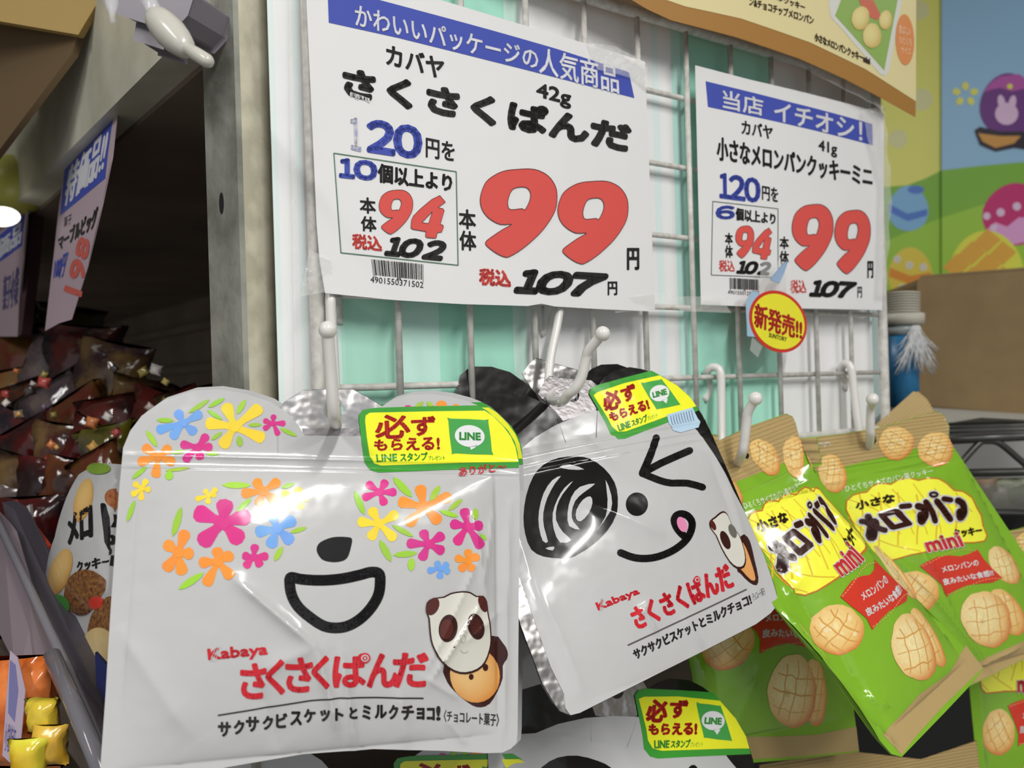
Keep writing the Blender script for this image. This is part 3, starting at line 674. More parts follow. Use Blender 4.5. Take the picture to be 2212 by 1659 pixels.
    p.chars([('サ', 160, 1015, 238, 1105), ('ク', 265, 1003, 328, 1090), ('サ', 345, 980, 425, 1072), ('ク', 457, 975, 518, 1060), ('ビ', 545, 957, 612, 1048), ('ス', 640, 945, 708, 1030), ('ケ', 730, 930, 800, 1012), ('ッ', 838, 935, 895, 1004), ('ト', 938, 925, 985, 1000), ('と', 1032, 918, 1078, 988), ('ミ', 1118, 905, 1165, 992), ('ル', 1200, 902, 1272, 984), ('ク', 1293, 903, 1348, 990), ('チ', 1378, 905, 1452, 995), ('ョ', 1478, 922, 1522, 992), ('コ', 1545, 922, 1590, 996), ('!', 1608, 910, 1628, 998)], K2, 2, fat=9)
    p.text('〈チョコレート菓子〉', [(1655, 932), (2020, 958), (2018, 1040), (1655, 1008)], K2, 2, fat=2)
    p.build('black_lettering', e, FILM)
    p = Sheet(S, g, gv, T, (420, 1230, 3.0722))
    bk = [(1975, 440), (2040, 480), (2076, 540), (2075, 590), (2045, 640), (2045, 720), (2010, 810), (1960, 890), (1900, 915), (1840, 900), (1760, 840), (1700, 780), (1665, 720), (1655, 640), (1800, 600)]
    p.poly(bk, BROWN, 1, sm=2); ring_grad(p, 1860, 700, 165, 185, -12, lin('e9c080'), lin('d68a3c'), 2)
    p.ell(1835, 712, 16, 20, 0, BROWN, 3, 12); p.ell(1930, 650, 18, 24, 0, BROWN, 3, 12)
    fr_ = [(1775, 143), (1830, 150), (1870, 175), (1915, 175), (1940, 215), (1948, 280), (1965, 380), (1970, 470), (1960, 540), (1930, 620), (1880, 670), (1800, 695), (1720, 680), (1640, 620), (1590, 540), (1565, 470), (1555, 380), (1550, 320), (1535, 280), (1540, 220), (1580, 190), (1650, 180), (1700, 155)]
    p.poly(fr_, BROWN, 4, sm=2); p.poly(shrink(fr_, .955), CREAM, 5, sm=2)
    p.ell(1578, 245, 40, 62, 25, lin('54241f'), 6, 16); p.ell(1910, 228, 26, 58, -20, lin('54241f'), 6, 16)
    p.ell(1680, 390, 62, 92, 8, BROWN, 6); p.ell(1668, 395, 44, 66, 8, lin('5a2a24'), 7); p.ell(1865, 378, 54, 88, -14, BROWN, 6); p.ell(1858, 372, 38, 62, -14, lin('4a201c'), 7)
    p.stroke([(1780 + 17 * math.cos(i * .52), 458 + 28 * math.sin(i * .52)) for i in range(12)], 5, lin('bdbab0'), 6, True, caps=0)
    p.stroke([(1762, 532), (1775, 552), (1800, 552), (1815, 538)], 5, lin('b5b2a8'), 6, caps=0)
    p.build('printed_biscuit', e, FILM)
    return e
def ring_grad(sh, cx, cy, rx, ry, rot, c0, c1, lay, off=(-.18, -.2), n=26, wob=0., c2=None):
    c, r = math.cos(math.radians(rot)), math.sin(math.radians(rot)); V = []; Cc = []; Fc = []; K_ = 5
    ph = [random.uniform(0, 6) for _ in range(3)]
    for k in range(K_ + 1):
        f = k / K_
        for i in range(n):
            a = 2 * math.pi * i / n; w_ = 1 + wob * (math.sin(3 * a + ph[0]) + .6 * math.sin(7 * a + ph[1]) + .5 * math.sin(11 * a + ph[2])) * f
            x = rx * (off[0] * (1 - f) + math.cos(a) * f * w_); y = ry * (off[1] * (1 - f) + math.sin(a) * f * w_)
            V.append((cx + x * c - y * r, cy + x * r + y * c)); t = f ** 2.2
            sd = .5 + .5 * math.cos(a - .9); t2 = t * (.35 + .65 * sd)
            col = tuple(c0[j] + (c1[j] - c0[j]) * t2 for j in range(3))
            if c2: t3 = max(0, t2 - .6) / .4; col = tuple(col[j] + (c2[j] - col[j]) * t3 for j in range(3))
            Cc.append(col)
    for k in range(K_):
        for i in range(n): Fc.append((k * n + i, k * n + (i + 1) % n, (k + 1) * n + (i + 1) % n, (k + 1) * n + i))
    Fc.append(tuple(range(n)))
    sh.raw(V, Fc, Cc, lay)

B_OUT = [(1360, 793), (1386, 797), (1420, 808), (1457, 828.6), (1491, 858.5), (1517, 896), (1547, 959), (1580, 1035), (1610.5, 1109), (1650, 1200), (1672.5, 1262), (1680, 1292), (1679, 1309), (1666, 1325), (1633, 1349), (1500, 1417), (1380, 1477), (1252.5, 1541), (1227, 1547), (1206, 1536), (1196, 1520), (1170, 1476.6), (1123, 1350), (1080, 1180), (1050, 1020), (1030, 930), (1032, 880), (1050, 857), (1095, 849), (1136, 853), (1173, 870), (1199.5, 888), (1216, 909), (1260, 896), (1290, 886), (1284, 850), (1295, 830.5), (1308, 813.6), (1326.5, 800.6)]
def pouch_wink(label, dep, T=None, level=2, group='panda faced snack pouches on the hooks'):
    T = T or ident
    qq = [tuple(x) for x in T(np.array([(1075, 1000), (1560, 985), (1227, 1547)], float))]
    qq = [tuple(x) for x in T(np.array([(1060, 985), (1545, 900), (1222, 1545)], float))]
    S = Surf(qq, dep, pillow(.010, .85, .02, .985, .0, .98, .85))
    if level > 1:
        for a, b, w, am in (((1050, 1000), (1540, 905), .0011, .0012), ((1055, 1020), (1545, 925), .0011, .0010), ((1060, 1035), (1550, 942), .001, .0008), ((1380, 1310), (1420, 1370), .002, .0016), ((1150, 1250), (1260, 1500), .004, .0016), ((1560, 1010), (1640, 1300), .005, .0008), ((1530, 980), (1590, 1150), .004, -.0006),
                            ((1250, 1080), (1440, 1160), .005, .0022), ((1380, 1330), (1400, 1300), .002, .001), ((1470, 1330), (1520, 1400), .002, .001)): S.crease(a, b, w, am, T)
        S.set_creases()
    e = empty('snack_pouch', S.pt(*S.uv(T(np.array([[1238., 857.]]))), np.zeros(1))[0], label, 'snack pouch', group)
    g = .0018 if level > 1 else .0034; gv = .0011 if level > 1 else .0036
    K = lin('151314'); b = Sheet(S, g, gv, T); b.poly(B_OUT, K, 0, solid=True); b.build('pouch_body', e, FILM, back=.8, thick=.0008)
    hole = [(1240 + 12 * math.cos(i * .5236), 855 + 13 * math.sin(i * .5236)) for i in range(12)]
    b = Sheet(S, .005, T=T); b.poly([(1162, 851), (1173, 829), (1186, 812), (1229, 817), (1278, 821), (1293, 834), (1290, 950), (1225, 960), (1199, 890)], (.5, .5, .5), -4, holes=[hole], solid=True)
    tag(b.build('hanging_tab', e, FOILD if level > 1 else FOIL, back=0, thick=.0004), 'silver foil hanging tab with a round hole')
    if level == 0: 
        b = Sheet(S, g, gv, T); b.poly([(1035, 1000), (1121, 974), (1282, 888), (1440, 880), (1524, 955), (1572, 1020), (1680, 1292), (1665, 1324), (1252, 1541), (1227, 1546), (1196, 1519), (1123, 1349)], PW, 1)
        b.build('white_face', e, FILM)
        b = Sheet(S, g, gv, T); b.text('サクサクビスケットとミルクチョコ!', [(1365, 1405), (1616, 1284), (1622, 1304), (1373, 1425)], K, 2, fat=1.8); b.build('black_lettering', e, FILM); return e
    b = Sheet(S, g, gv, T)
    b.poly([(1040, 1012), (1080, 990), (1121, 974), (1155, 945), (1199, 919), (1244, 900), (1285, 888), (1340, 880), (1440, 885), (1500, 925), (1524, 955), (1547, 989), (1566, 1022), (1584, 1060), (1609, 1107), (1650, 1201), (1671, 1262), (1679, 1292), (1678, 1308), (1665, 1324), (1633, 1348), (1500, 1416), (1380, 1476), (1252, 1540), (1232, 1545), (1221, 1530), (1218, 1500), (1189, 1440), (1157, 1350), (1121, 1244), (1080, 1120)], PW, 1)
    b.build('white_face', e, FILM)
    b = Sheet(S, g, gv, T); b.poly([(1082, 1180), (1080, 1122), (1121, 1246), (1157, 1352), (1189, 1442), (1218, 1502), (1221, 1532), (1231, 1545), (1208, 1536), (1197, 1520), (1171, 1476), (1124, 1350)], (.6, .6, .6), 1.5)
    tag(b.build('gusset_edge', e, FOIL), 'silver side gusset at the left edge')
    b = Sheet(S, g, gv, T, (1050, 780, 2.6757))
    b.poly([(595, 190), (605, 158), (640, 140), (800, 96), (955, 56), (1000, 80), (1100, 140), (1178, 208), (1228, 286), (1100, 335), (800, 450), (760, 452), (720, 425), (690, 360), (640, 270)], GR, 2)
    b.poly([(618, 200), (640, 182), (800, 128), (1000, 84), (1100, 142), (1176, 210), (1212, 262), (1100, 300), (805, 408), (760, 410), (725, 380), (700, 330), (650, 250)], YL, 3)
    b.text('必', [(660, 192), (765, 165), (775, 268), (690, 292)], DR, 4, fat=12); b.text('ず', [(772, 155), (850, 135), (872, 215), (790, 240)], DR, 4, fat=10)
    b.text('もらえる!', [(706, 305), (925, 222), (942, 278), (722, 350)], DR, 4, fat=8)
    b.text('LINE', [(755, 372), (825, 348), (833, 382), (768, 406)], GR, 4, fat=4); b.text('スタンプ', [(835, 345), (922, 310), (930, 350), (843, 378)], GR, 4, fat=3.5); b.text('プレゼント', [(928, 322), (985, 300), (988, 325), (932, 346)], GR, 4)
    b.poly([(897, 138), (910, 128), (1000, 110), (1020, 118), (1110, 240), (1104, 256), (995, 278), (975, 268)], lin('45a04c', 1.1), 4, sm=2)
    b.ell(998, 188, 57, 47, -12, (.82, .83, .84), 5); b.poly([(1012, 228), (1038, 248), (1046, 218)], (.82, .83, .84), 5); b.text('LINE', [(956, 186), (1033, 164), (1041, 194), (962, 214)], lin('45a04c', 1.1), 6, fat=5)
    tag(b.build('prize_label', e, FILM), 'yellow label with green border over the right ear')
    p = Sheet(S, g, gv, T, (1050, 780, 2.6757))
    p.poly([(525, 553), (600, 566), (680, 620), (740, 700), (760, 790), (750, 890), (700, 980), (620, 1060), (540, 1112), (480, 1140), (420, 1140), (330, 1130), (260, 1090), (225, 1000), (215, 900), (230, 780), (270, 670), (330, 600), (420, 560)], K, 2, sm=2)
    if level > 1:
        for sl in ([(420, 613), (480, 598), (565, 627), (480, 628)], [(430, 665), (380, 690), (330, 765), (303, 870), (303, 960), (325, 1040), (355, 1045), (332, 960), (328, 880), (352, 790), (395, 710)],
                   [(500, 695), (450, 735), (410, 800), (383, 880), (388, 970), (425, 1050), (490, 1037), (442, 990), (402, 920), (407, 840), (440, 770)], [(628, 710), (540, 728), (490, 788), (468, 880), (478, 955), (540, 975), (502, 930), (492, 880), (512, 810), (560, 762)],
                   [(600, 783), (558, 802), (520, 860), (518, 912), (545, 927), (590, 882), (612, 820)], [(688, 688), (722, 780), (716, 870), (640, 977), (688, 900), (700, 800)], [(340, 1083), (390, 1073), (382, 1096)]):
            p.poly(sl, PW, 3, sm=2)
    p.stroke([(982, 445), (950, 540), (902, 650)], 44, K, 2, sm=2); p.stroke([(902, 650), (1010, 590), (1175, 518)], 42, K, 2.2, sm=2); p.stroke([(902, 650), (1000, 690), (1070, 706), (1160, 706), (1250, 730)], 40, K, 2.4, sm=2)
    p.ell(870, 828, 64, 68, 0, K, 2); p.stroke([(775, 1108), (860, 1138), (960, 1138), (1060, 1105), (1140, 1050), (1180, 990), (1188, 930), (1155, 890), (1110, 886), (1085, 915), (1100, 965), (1140, 1010), (1165, 1022)], 42, K, 2.6, sm=3)
    p.ell(1130, 945, 27, 46, -22, lin('e38ab4'), 3)
    p.build('printed_face', e, FILM)
    if level < 2: return e
    p = Sheet(S, g, gv, T, (1050, 780, 2.6757))
    p.poly([(1040, 312), (1190, 270), (1235, 355), (1225, 385), (1120, 415), (1075, 400)], lin('b8d4ea'), 4)
    for k_ in range(9): p.stroke([(1062 + k_ * 15, 318 - k_ * 4), (1080 + k_ * 15, 372 - k_ * 3)], 3, lin('56627a'), 5, caps=0)
    p.build('striped_patch', e, FILM)
    RD = lin('c92430', 1.1); p = Sheet(S, g, gv, T, (1240, 1180, 4.809))
    p.text('Kabaya', [(222, 592), (650, 435), (688, 508), (262, 688)], RD, 2, fat=10)
    for k_ in range(3): p.stroke([(262 + k_ * 17, 680 - k_ * 7), (276 + k_ * 9, 545 - k_ * 4)], 4, PW, 3, caps=0)
    p.text('さくさくぱんだ', [(572, 655), (1575, 172), (1668, 415), (660, 868)], RD, 2, fat=24)
    p.ell(1272, 350, 36, 36, 0, RD, 3, 18); p.ell(1272, 350, 25, 25, 0, PW, 4, 18); p.ell(1272, 350, 15, 15, 0, RD, 5, 14)
    p.build('red_lettering', e, FILM)
    p = Sheet(S, g, gv, T, (1240, 1180, 4.809)); p.stroke([(555, 1030), (1180, 738), (1790, 448)], 16, lin('5b5555'), 2, caps=0)
    p.text('サクサクビスケットとミルクチョコ!', [(602, 1085), (1815, 495), (1845, 600), (640, 1180)], lin('2a2626'), 2, fat=10)
    p.text('〈チョコレート菓子〉', [(1840, 490), (1968, 425), (1990, 500), (1860, 575)], lin('3a3636'), 2); p.build('black_lettering', e, FILM)
    p = Sheet(S, g, gv, T, (1050, 780, 2.6757))
    p.poly([(1470, 1012), (1510, 1018), (1532, 1070), (1550, 1150), (1572, 1250), (1562, 1296), (1520, 1280), (1470, 1230), (1445, 1190)], BROWN, 1.7, sm=2); p.poly([(1468, 1050), (1500, 1080), (1535, 1180), (1555, 1260), (1530, 1266), (1480, 1215), (1462, 1180)], lin('e0a060'), 2.4, sm=2)
    fr_ = [(1345, 878), (1370, 868), (1395, 890), (1420, 955), (1460, 1005), (1488, 1080), (1500, 1150), (1488, 1195), (1450, 1202), (1405, 1165), (1355, 1080), (1325, 1010), (1292, 965), (1290, 925), (1320, 900)]
    p.poly(fr_, BROWN, 3, sm=2); p.poly(shrink(fr_, .93), CREAM, 4, sm=2); p.ell(1307, 950, 14, 32, -25, lin('54241f'), 5, 14)
    p.ell(1378, 1036, 24, 56, -22, BROWN, 5); p.ell(1420, 984, 20, 42, -22, lin('6d6a62'), 5)
    p.build('printed_biscuit', e, FILM)
    return e

pouch_flower('flower patterned panda pouch, nearest and largest, on the leftmost hook', (.385, .452, .357))
T2 = lambda q: q + np.array([9., -7.])
pouch_flower('flower patterned pouch just behind the nearest one, only edge slivers showing', (.400, .468, .384), T2, False)
pouch_wink('winking panda pouch with swirl eye on the second hook', (.468, .560, .428))
TB2 = simil((1095, 849), (1227, 1547), (1062, 792), (1062, 1503))
pouch_wink('black eared pouch behind the winking one, its ear poking up above it', (.50, .575, .475), TB2, 0)
T3 = lambda q: q + np.array([75., 752.])
pouch_flower('lower flower patterned pouch, only its ear and yellow label above the bottom edge', (.43, .50, .40), T3, False)
TB3 = simil((1297, 851), (1332, 922), (1398, 1511), (1411, 1603))
pouch_wink('lower winking pouch in shade below the winking one', (.500, .575, .455), TB3, 1)
# ---------------------------------------------------------------- green biscuit bags
GRN, CLO, CLB, CHO, BAN, TANH = lin('7eb02c', 1.06), lin('f6ee45', 1.1), lin('c8762c'), lin('38170f'), lin('cc3a2a', 1.1), lin('b39a68', 1.05)
D_OUT = [(1738, 946), (1820, 937), (1900, 923), (1970, 904), (2022, 888), (2039, 896), (2052, 921), (2049, 949), (2107.6, 1037.5), (2158, 1113), (2212, 1194), (2270, 1280), (2330, 1368), (2180, 1440), (2077, 1491), (2019, 1519), (1960, 1400), (1880, 1250), (1800, 1095), (1745, 990)]
def biscuit(p, cx, cy, rx, ry, rot, lay, pale=False):
    ring_grad(p, cx, cy, rx, ry, rot, lin('fbeeb4') if pale else lin('f6dc98'), lin('e0a04c'), lay, n=34, wob=.02, c2=lin('cf6a38'))
    c, r = math.cos(math.radians(rot + 20)), math.sin(math.radians(rot + 20))
    for k in (-.5, -.05, .42):
        for ax in (0, 1):
            L = math.sqrt(max(.05, 1 - k * k)) * .82; pts = []
            for i in range(7):
                t = -L + 2 * L * i / 6; x, y = (t, k + .1 * (1 - t * t)) if ax else (k + .12 * (1 - t * t), t)
                x += random.uniform(-.05, .05); y += random.uniform(-.05, .05)
                pts.append((cx + rx * x * c - ry * y * r, cy + rx * x * r + ry * y * c))
            p.stroke(pts, min(rx, ry) * random.uniform(.025, .06), lin('d69c4c'), lay + .4 + .2 * ax, caps=0)
    for k in range(9):
        a = random.uniform(2.2, 6.0); f = random.uniform(.15, .7); x, y = rx * f * math.cos(a), ry * f * math.sin(a)
        p.ell(cx + x * c - y * r, cy + x * r + y * c, min(rx, ry) * .13, min(rx, ry) * .09, random.uniform(0, 90), lin('f6e4ae'), lay + .2, 10)
def biscuit_bag(label, q, dep, T, out=None, level=2, shift=0, cre=(), head=None):
    S = Surf(q, dep, None, shift)
    base = pillow(.012, .6, .06, .94, .17, .93, .9)
    def h(s, t):
        rib = np.where((t < .135), .00042 * np.sin(t * 2 * np.pi / .0135), 0)
        return base(s, t) + rib
    S.hf = h
    for a, b, w, am in cre: S.crease(a, b, w, am)
    S.set_creases()
    TP = .0002 if level > 1 else .00015
    e = empty('biscuit_bag', S.o, label, 'biscuit bag', 'green melon biscuit bags')
    TD = T or ident
    out_ = out or [tuple(x) for x in TD(np.array(D_OUT, float))]
    g = .003; gv = .0011 if level > 1 else .0022
    b = Sheet(S, g, gv); b.poly(out_, GRN, 0, solid=True); b.build('bag_body', e, FILMG, back=.8, thick=.0008)
    def clipd(pts): return pts
    # tan head and foot
    b = Sheet(S, g, gv, None if head else TD)
    if head: b.poly(head, TANH, 1)
    else: b.poly([(1739, 947), (1820, 938), (1900, 924), (1970, 905), (2021.5, 889), (2038, 897), (2051, 921), (2048, 949), (1950, 976), (1855, 1000), (1766, 1022), (1745, 985)], TANH, 1)
    tag(b.build('ribbed_head', e, FILMG), 'tan ribbed top seal')
    b = Sheet(S, g, gv, TD); b.ell(1883, 950, 10, 11, 0, lin('201510'), 1.5, 12); b.build('hang_hole', e, FILMG)
    b = Sheet(S, g, gv, TD); b.poly([(2001, 1480), (2070, 1448), (2128, 1422), (2212, 1384), (2303, 1334), (2328, 1367), (2180, 1439), (2077, 1489), (2021, 1516)], TANH, 1)
    tag(b.build('foot_seal', e, FILMG), 'tan bottom seal')
    p = Sheet(S, g, gv, TD, (1820, 1000, 4.148))
    cl = [(30, 420), (35, 340), (90, 290), (150, 270), (215, 262), (262, 210), (320, 184), (380, 184), (430, 192), (500, 150), (600, 134), (680, 156), (760, 136), (860, 142), (930, 182), (1000, 246), (1080, 256), (1160, 312), (1200, 400), (1240, 470), (1256, 560), (1292, 650), (1270, 700), (1180, 714), (1080, 716), (980, 760), (800, 785), (620, 822), (500, 856), (400, 882), (340, 865), (240, 760), (120, 600)]
    p.poly(cl, CLO, 1); 
    LT = lin('e4c038')
    for k in range(6):
        x = 150 + k * 170; pts = [(x, 300 - 40 * math.sin(k * .7 + .6)), (x + 30, 450), (x + 10, 600), (x + 5, 760 - k * 10)]
        if x < 1150: p.stroke(pts, 15, LT, 1.3, sm=3, caps=0)
        p.stroke([(60 + k * 190, 330 - 60 * min(k, 3) * .8 + max(0, k - 3) * 40), (260 + k * 180, 400 + k * 8), (420 + k * 150, 500 + k * 20), (520 + k * 120, 640)][:4 if k < 5 else 2], 9, LT, 1.5, sm=3, caps=0)
    p.stroke([(40, 480), (250, 650), (460, 740), (700, 790)], 9, LT, 1.6, sm=3, caps=0); p.stroke([(60, 600), (250, 780), (420, 860)], 9, LT, 1.7, sm=3, caps=0)
    p.stroke(cl, 12, CLB, 1.9, True, caps=5)
    tag(p.build('printed_cloud', e, FILMG), 'yellow cloud shape with orange edge and lattice lines')
    p = Sheet(S, g, gv, TD, (1820, 1000, 4.148)); K = lin('2a1508')
    HW = (.70, .70, .68)
    ST_ = [([(168, 524), (205, 530), (250, 560)], 50), ([(226, 484), (240, 510), (265, 560)], 60), ([(278, 545), (262, 610), (258, 652)], 104), ([(262, 545), (320, 585), (378, 604)], 50),
           ([(522, 392), (598, 384)], 48), ([(672, 388), (720, 405), (738, 450), (735, 480), (708, 522)], 62), ([(700, 470), (704, 520)], 74),
           ([(742, 350), (795, 430), (826, 520)], 52), ([(842, 345), (900, 420), (962, 505)], 56), ([(904, 322), (966, 332)], 48), ([(1030, 338), (1072, 365), (1084, 420), (1078, 460), (1052, 492)], 60), ([(1050, 440), (1052, 486)], 72)]
    ring = [(813 + 34 * math.cos(i * .5236), 284 + 18 * math.sin(i * .5236)) for i in range(12)]
    lo_ = [(318, 455), (470, 410), (500, 416), (622, 540), (616, 560), (455, 602), (425, 596), (320, 478)]; lh = [(395, 480), (464, 462), (538, 530), (466, 552)]
    for pts, w in ST_: p.stroke(pts, w + 30, HW, 2.4, sm=3, caps=10)
    p.stroke(ring, 20 + 28, HW, 2.4, True); p.stroke(lo_, 30, HW, 2.4, True); p.poly(lo_, HW, 2.4, holes=[shrink(lh, .55)])
    for i, (pts, w) in enumerate(ST_): p.stroke(pts, w, CHO, 3 + .05 * (i % 4), sm=3, caps=10)
    p.stroke(ring, 20, CHO, 3.2, True); p.poly(lo_, CHO, 3, holes=[lh])
    p.text('小さな', [(112, 350), (455, 272), (462, 350), (122, 420)], K, 4, fat=11)
    p.text('クッキー', [(985, 600), (1238, 568), (1243, 640), (1000, 668)], K, 4, fat=9)
    p.build('dark_lettering', e, FILMG)
    p = Sheet(S, g, gv, TD, (1820, 1000, 4.148))
    p.text('mini', [(720, 690), (1020, 622), (1078, 742), (765, 796)], lin('c8343a', 1.1), 5, fat=14, halo=(26, (.70, .70, .68), 4.6))
    tag(p.build('red_lettering', e, FILMG), 'small red lettering with white edge')
    p = Sheet(S, g, gv, TD, (1820, 1000, 4.148))
    bn = [(690, 925), (760, 880), (850, 840), (950, 828), (1050, 836), (1130, 815), (1205, 775), (1262, 860), (1340, 950), (1427, 1030), (1340, 1072), (1240, 1080), (1110, 1096), (1010, 1140), (925, 1202), (895, 1110), (850, 1060), (780, 1000)]
    p.poly(bn, BAN, 3)
    for a, b_, n_ in (((708, 925), (1198, 790), 17), ((930, 1180), (1412, 1035), 17)):
        for i in range(n_):
            t0, t1 = i / n_, (i + .6) / n_
            f = lambda t: (a[0] + (b_[0] - a[0]) * t, a[1] + (b_[1] - a[1]) * t - (62 if a[1] < 1000 else 30) * math.sin(math.pi * t) * (1 - .4 * t) + (14 * math.sin(2 * math.pi * t)))
            p.stroke([f(t0), f(t1)], 5, lin('e8b878'), 4, caps=0)
    p.text('メロンパンの', [(872, 932), (1205, 862), (1215, 918), (895, 980)], WHITE, 4, fat=3.5); p.text('皮みたいな食感!!', [(882, 1042), (1332, 955), (1350, 1008), (908, 1095)], WHITE, 4, fat=4.5)
    tag(p.build('printed_banner', e, FILMG), 'red banner with white lettering and stitched edge')
    p = Sheet(S, g, gv, TD, (1820, 1000, 4.148)); p.text('ひとくちサイズのパン風クッキー', [(12, 205), (800, 42), (812, 96), (26, 262)], lin('dfeacb'), 2, fat=2); p.build('white_lettering', e, FILMG)
    p = Sheet(S, g, gv, TD, (1820, 1000, 4.148))
    biscuit(p, 660, 1155, 205, 185, 20, 1); biscuit(p, 1478, 1340, 125, 235, -32, 1); biscuit(p, 1285, 1400, 215, 262, -28, 2.2, True); biscuit(p, 1445, 918, 105, 195, -36, 1, True)
    if level:
        p.cr = (1450, 820, 1.977)
        biscuit(p, 960, 272, 74, 72, 10, 2); biscuit(p, 1128, 298, 76, 74, 0, 2); biscuit(p, 688, 402, 58, 84, -15, 2)
        if level > 1:
            p.text('Kabaya', [(576, 266), (676, 262), (680, 284), (584, 294)], lin('e8e2d2'), 3, fat=3)
    p.build('printed_biscuits', e, BISC)
    return e
Dq = [(1738, 946), (2052, 905), (2019, 1519)]
biscuit_bag('right-hand green biscuit bag on the rightmost hook, fully readable red banner', Dq, (.655, .72, .635), None,
            cre=(((1930, 1200), (2150, 1470), .003, .003), ((1760, 1050), (2050, 985), .0016, .0014), ((1950, 1185), (2045, 1240), .006, .002), ((2000, 1100), (1900, 1110), .002, .0014), ((2110, 1440), (2200, 1400), .002, .002), ((1990, 1190), (2060, 1330), .0018, .002), ((1900, 1040), (2040, 1000), .0014, .0012), ((2000, 1030), (2060, 1050), .003, .0016)))
src = [(1738, 946), (2045, 893), (2052, 921), (2107.6, 1037.5), (2158, 1113), (2330, 1368), (2019, 1519), (1845, 1093), (1986, 1223), (2110.5, 1186.8), (2163.5, 1248), (2043, 1289), (2005.6, 1193), (1852.5, 1125), (1885, 1168.8), (1935.7, 1124), (1911.6, 1212), (2131, 1337.5), (1978.6, 1277.8), (2128, 1422), (1935.6, 956.6), (2019, 971.7), (1828.4, 1053), (1883, 949), (1880, 1250)]
dst = [(1478, 982), (1695, 893), (1718, 913.6), (1753.5, 1012), (1795, 1065), (2125, 1444.7), (1948, 1635), (1629, 1138), (1814.5, 1289.5), (1889, 1210), (1958.6, 1279.6), (1883, 1360), (1817.8, 1246), (1659, 1181), (1696, 1237), (1724.5, 1172), (1735, 1285), (1978.6, 1399), (1806.6, 1366), (1985, 1500), (1652, 987), (1718, 994.5), (1609, 1090), (1608, 979), (1677.6, 1315.7)]
TC = tps(src, dst, 60)
C_OUT = [(1478, 982), (1515, 968), (1551, 952.5), (1620, 920), (1698, 893), (1712, 900), (1719, 915), (1725.7, 944), (1753.5, 1012), (1804, 1083), (1880, 1184), (1956, 1270), (2031.7, 1346), (2125, 1444.7), (2090, 1487), (2040, 1540), (1948, 1635), (1925.5, 1629), (1900, 1599), (1804, 1457), (1677.6, 1315.7), (1600, 1200), (1540, 1090)]
biscuit_bag('nearest green biscuit bag, tilted, on the third hook behind the winking pouch', [(1478, 982), (1698, 900), (1948, 1635)], (.548, .622, .505), TC, C_OUT, head=[(1479, 982), (1515, 968.5), (1551, 953), (1620, 921), (1698, 894), (1711, 901), (1718, 915), (1725, 944), (1736, 975), (1680, 1006), (1600, 1037), (1525, 1068)],
            cre=(((1690, 1320), (1790, 1440), .003, .0026), ((1600, 1100), (1745, 1040), .0016, .0014), ((1730, 1250), (1700, 1290), .004, .002), ((1800, 1460), (1900, 1600), .003, .002), ((1860, 1500), (1920, 1530), .003, .002), ((1780, 1090), (1880, 1200), .003, .0025), ((1880, 1560), (1940, 1620), .002, .0015)))
sr = [(1738, 946), (2045, 893), (2330, 1368), (2019, 1519), (1978.6, 1277.8), (2131, 1337), (2043, 1289), (2037, 1255), (2007, 1492)]
TC2 = tps(sr, [(1470, 945), (1765, 935), (1856, 1624), (1541, 1653), (1566, 1402), (1716, 1496), (1640, 1412), (1650, 1362), (1533, 1607)], 300)
C2_OUT = [(1468, 943), (1530, 936), (1581, 946), (1680, 948), (1765, 945), (1800, 1150), (1830, 1420), (1856, 1624), (1700, 1642), (1541, 1654), (1528, 1624), (1505, 1520), (1488, 1422), (1478, 1200)]
biscuit_bag('shaded green biscuit bag hanging upright behind the nearest one', [(1468, 945), (1765, 945), (1541, 1653)], (.60, .655, .585), TC2, C2_OUT, 1, head=[(1469, 944), (1530, 937), (1581, 947), (1680, 949), (1764, 946), (1773, 1000), (1476, 1020)], cre=(((1500, 1400), (1590, 1640), .004, .002), ((1560, 1640), (1640, 1450), .006, .002)))
TD2 = hom([(1738, 946), (2052, 905), (2330, 1368), (2019, 1519)], [(2075, 1160), (2330, 1130), (2400, 1790), (2125, 1830)])
biscuit_bag('green biscuit bag cut off at the lower right corner', [(2075, 1160), (2330, 1130), (2125, 1830)], (.76, .80, .74), TD2, None, 1)
# ribbed tan seals of bags behind
def seal(label, pts, d, ang, par=None):
    q = [pts[0], pts[1], pts[-1]]; S = Surf(q, d)
    S.hf = lambda s, t: .0005 * np.sin((t * S.bv + s * S.W * ang) * 2 * np.pi / .0026)
    e = empty('biscuit_bag', S.o, label, 'biscuit bag', 'green melon biscuit bags')
    b = Sheet(S, .003, .0006); b.poly(pts, TANH, 0, solid=True); b.build('ribbed_head', e, FILMG, back=0, thick=.0006)
    return e, S
seal('biscuit bag behind the right-hand one, only its tan ribbed corner sticking up', [(1850, 955), (1972, 846), (1985, 846), (2003, 862), (2018, 889), (2000, 960), (1930, 1000)], (.735, .76, .73), 0)
seal('biscuit bag in the row below, only its tan ribbed head showing', [(1640, 1652), (1830, 1622), (1990, 1640), (2110, 1600), (2120, 1700), (1650, 1720)], (.62, .66, .62), 0)
seal('biscuit bag at the right frame edge, tan ribbed head above the cut-off bag', [(2150, 1150), (2240, 1165), (2260, 1260), (2200, 1260)], (.80, .82, .80), 0)
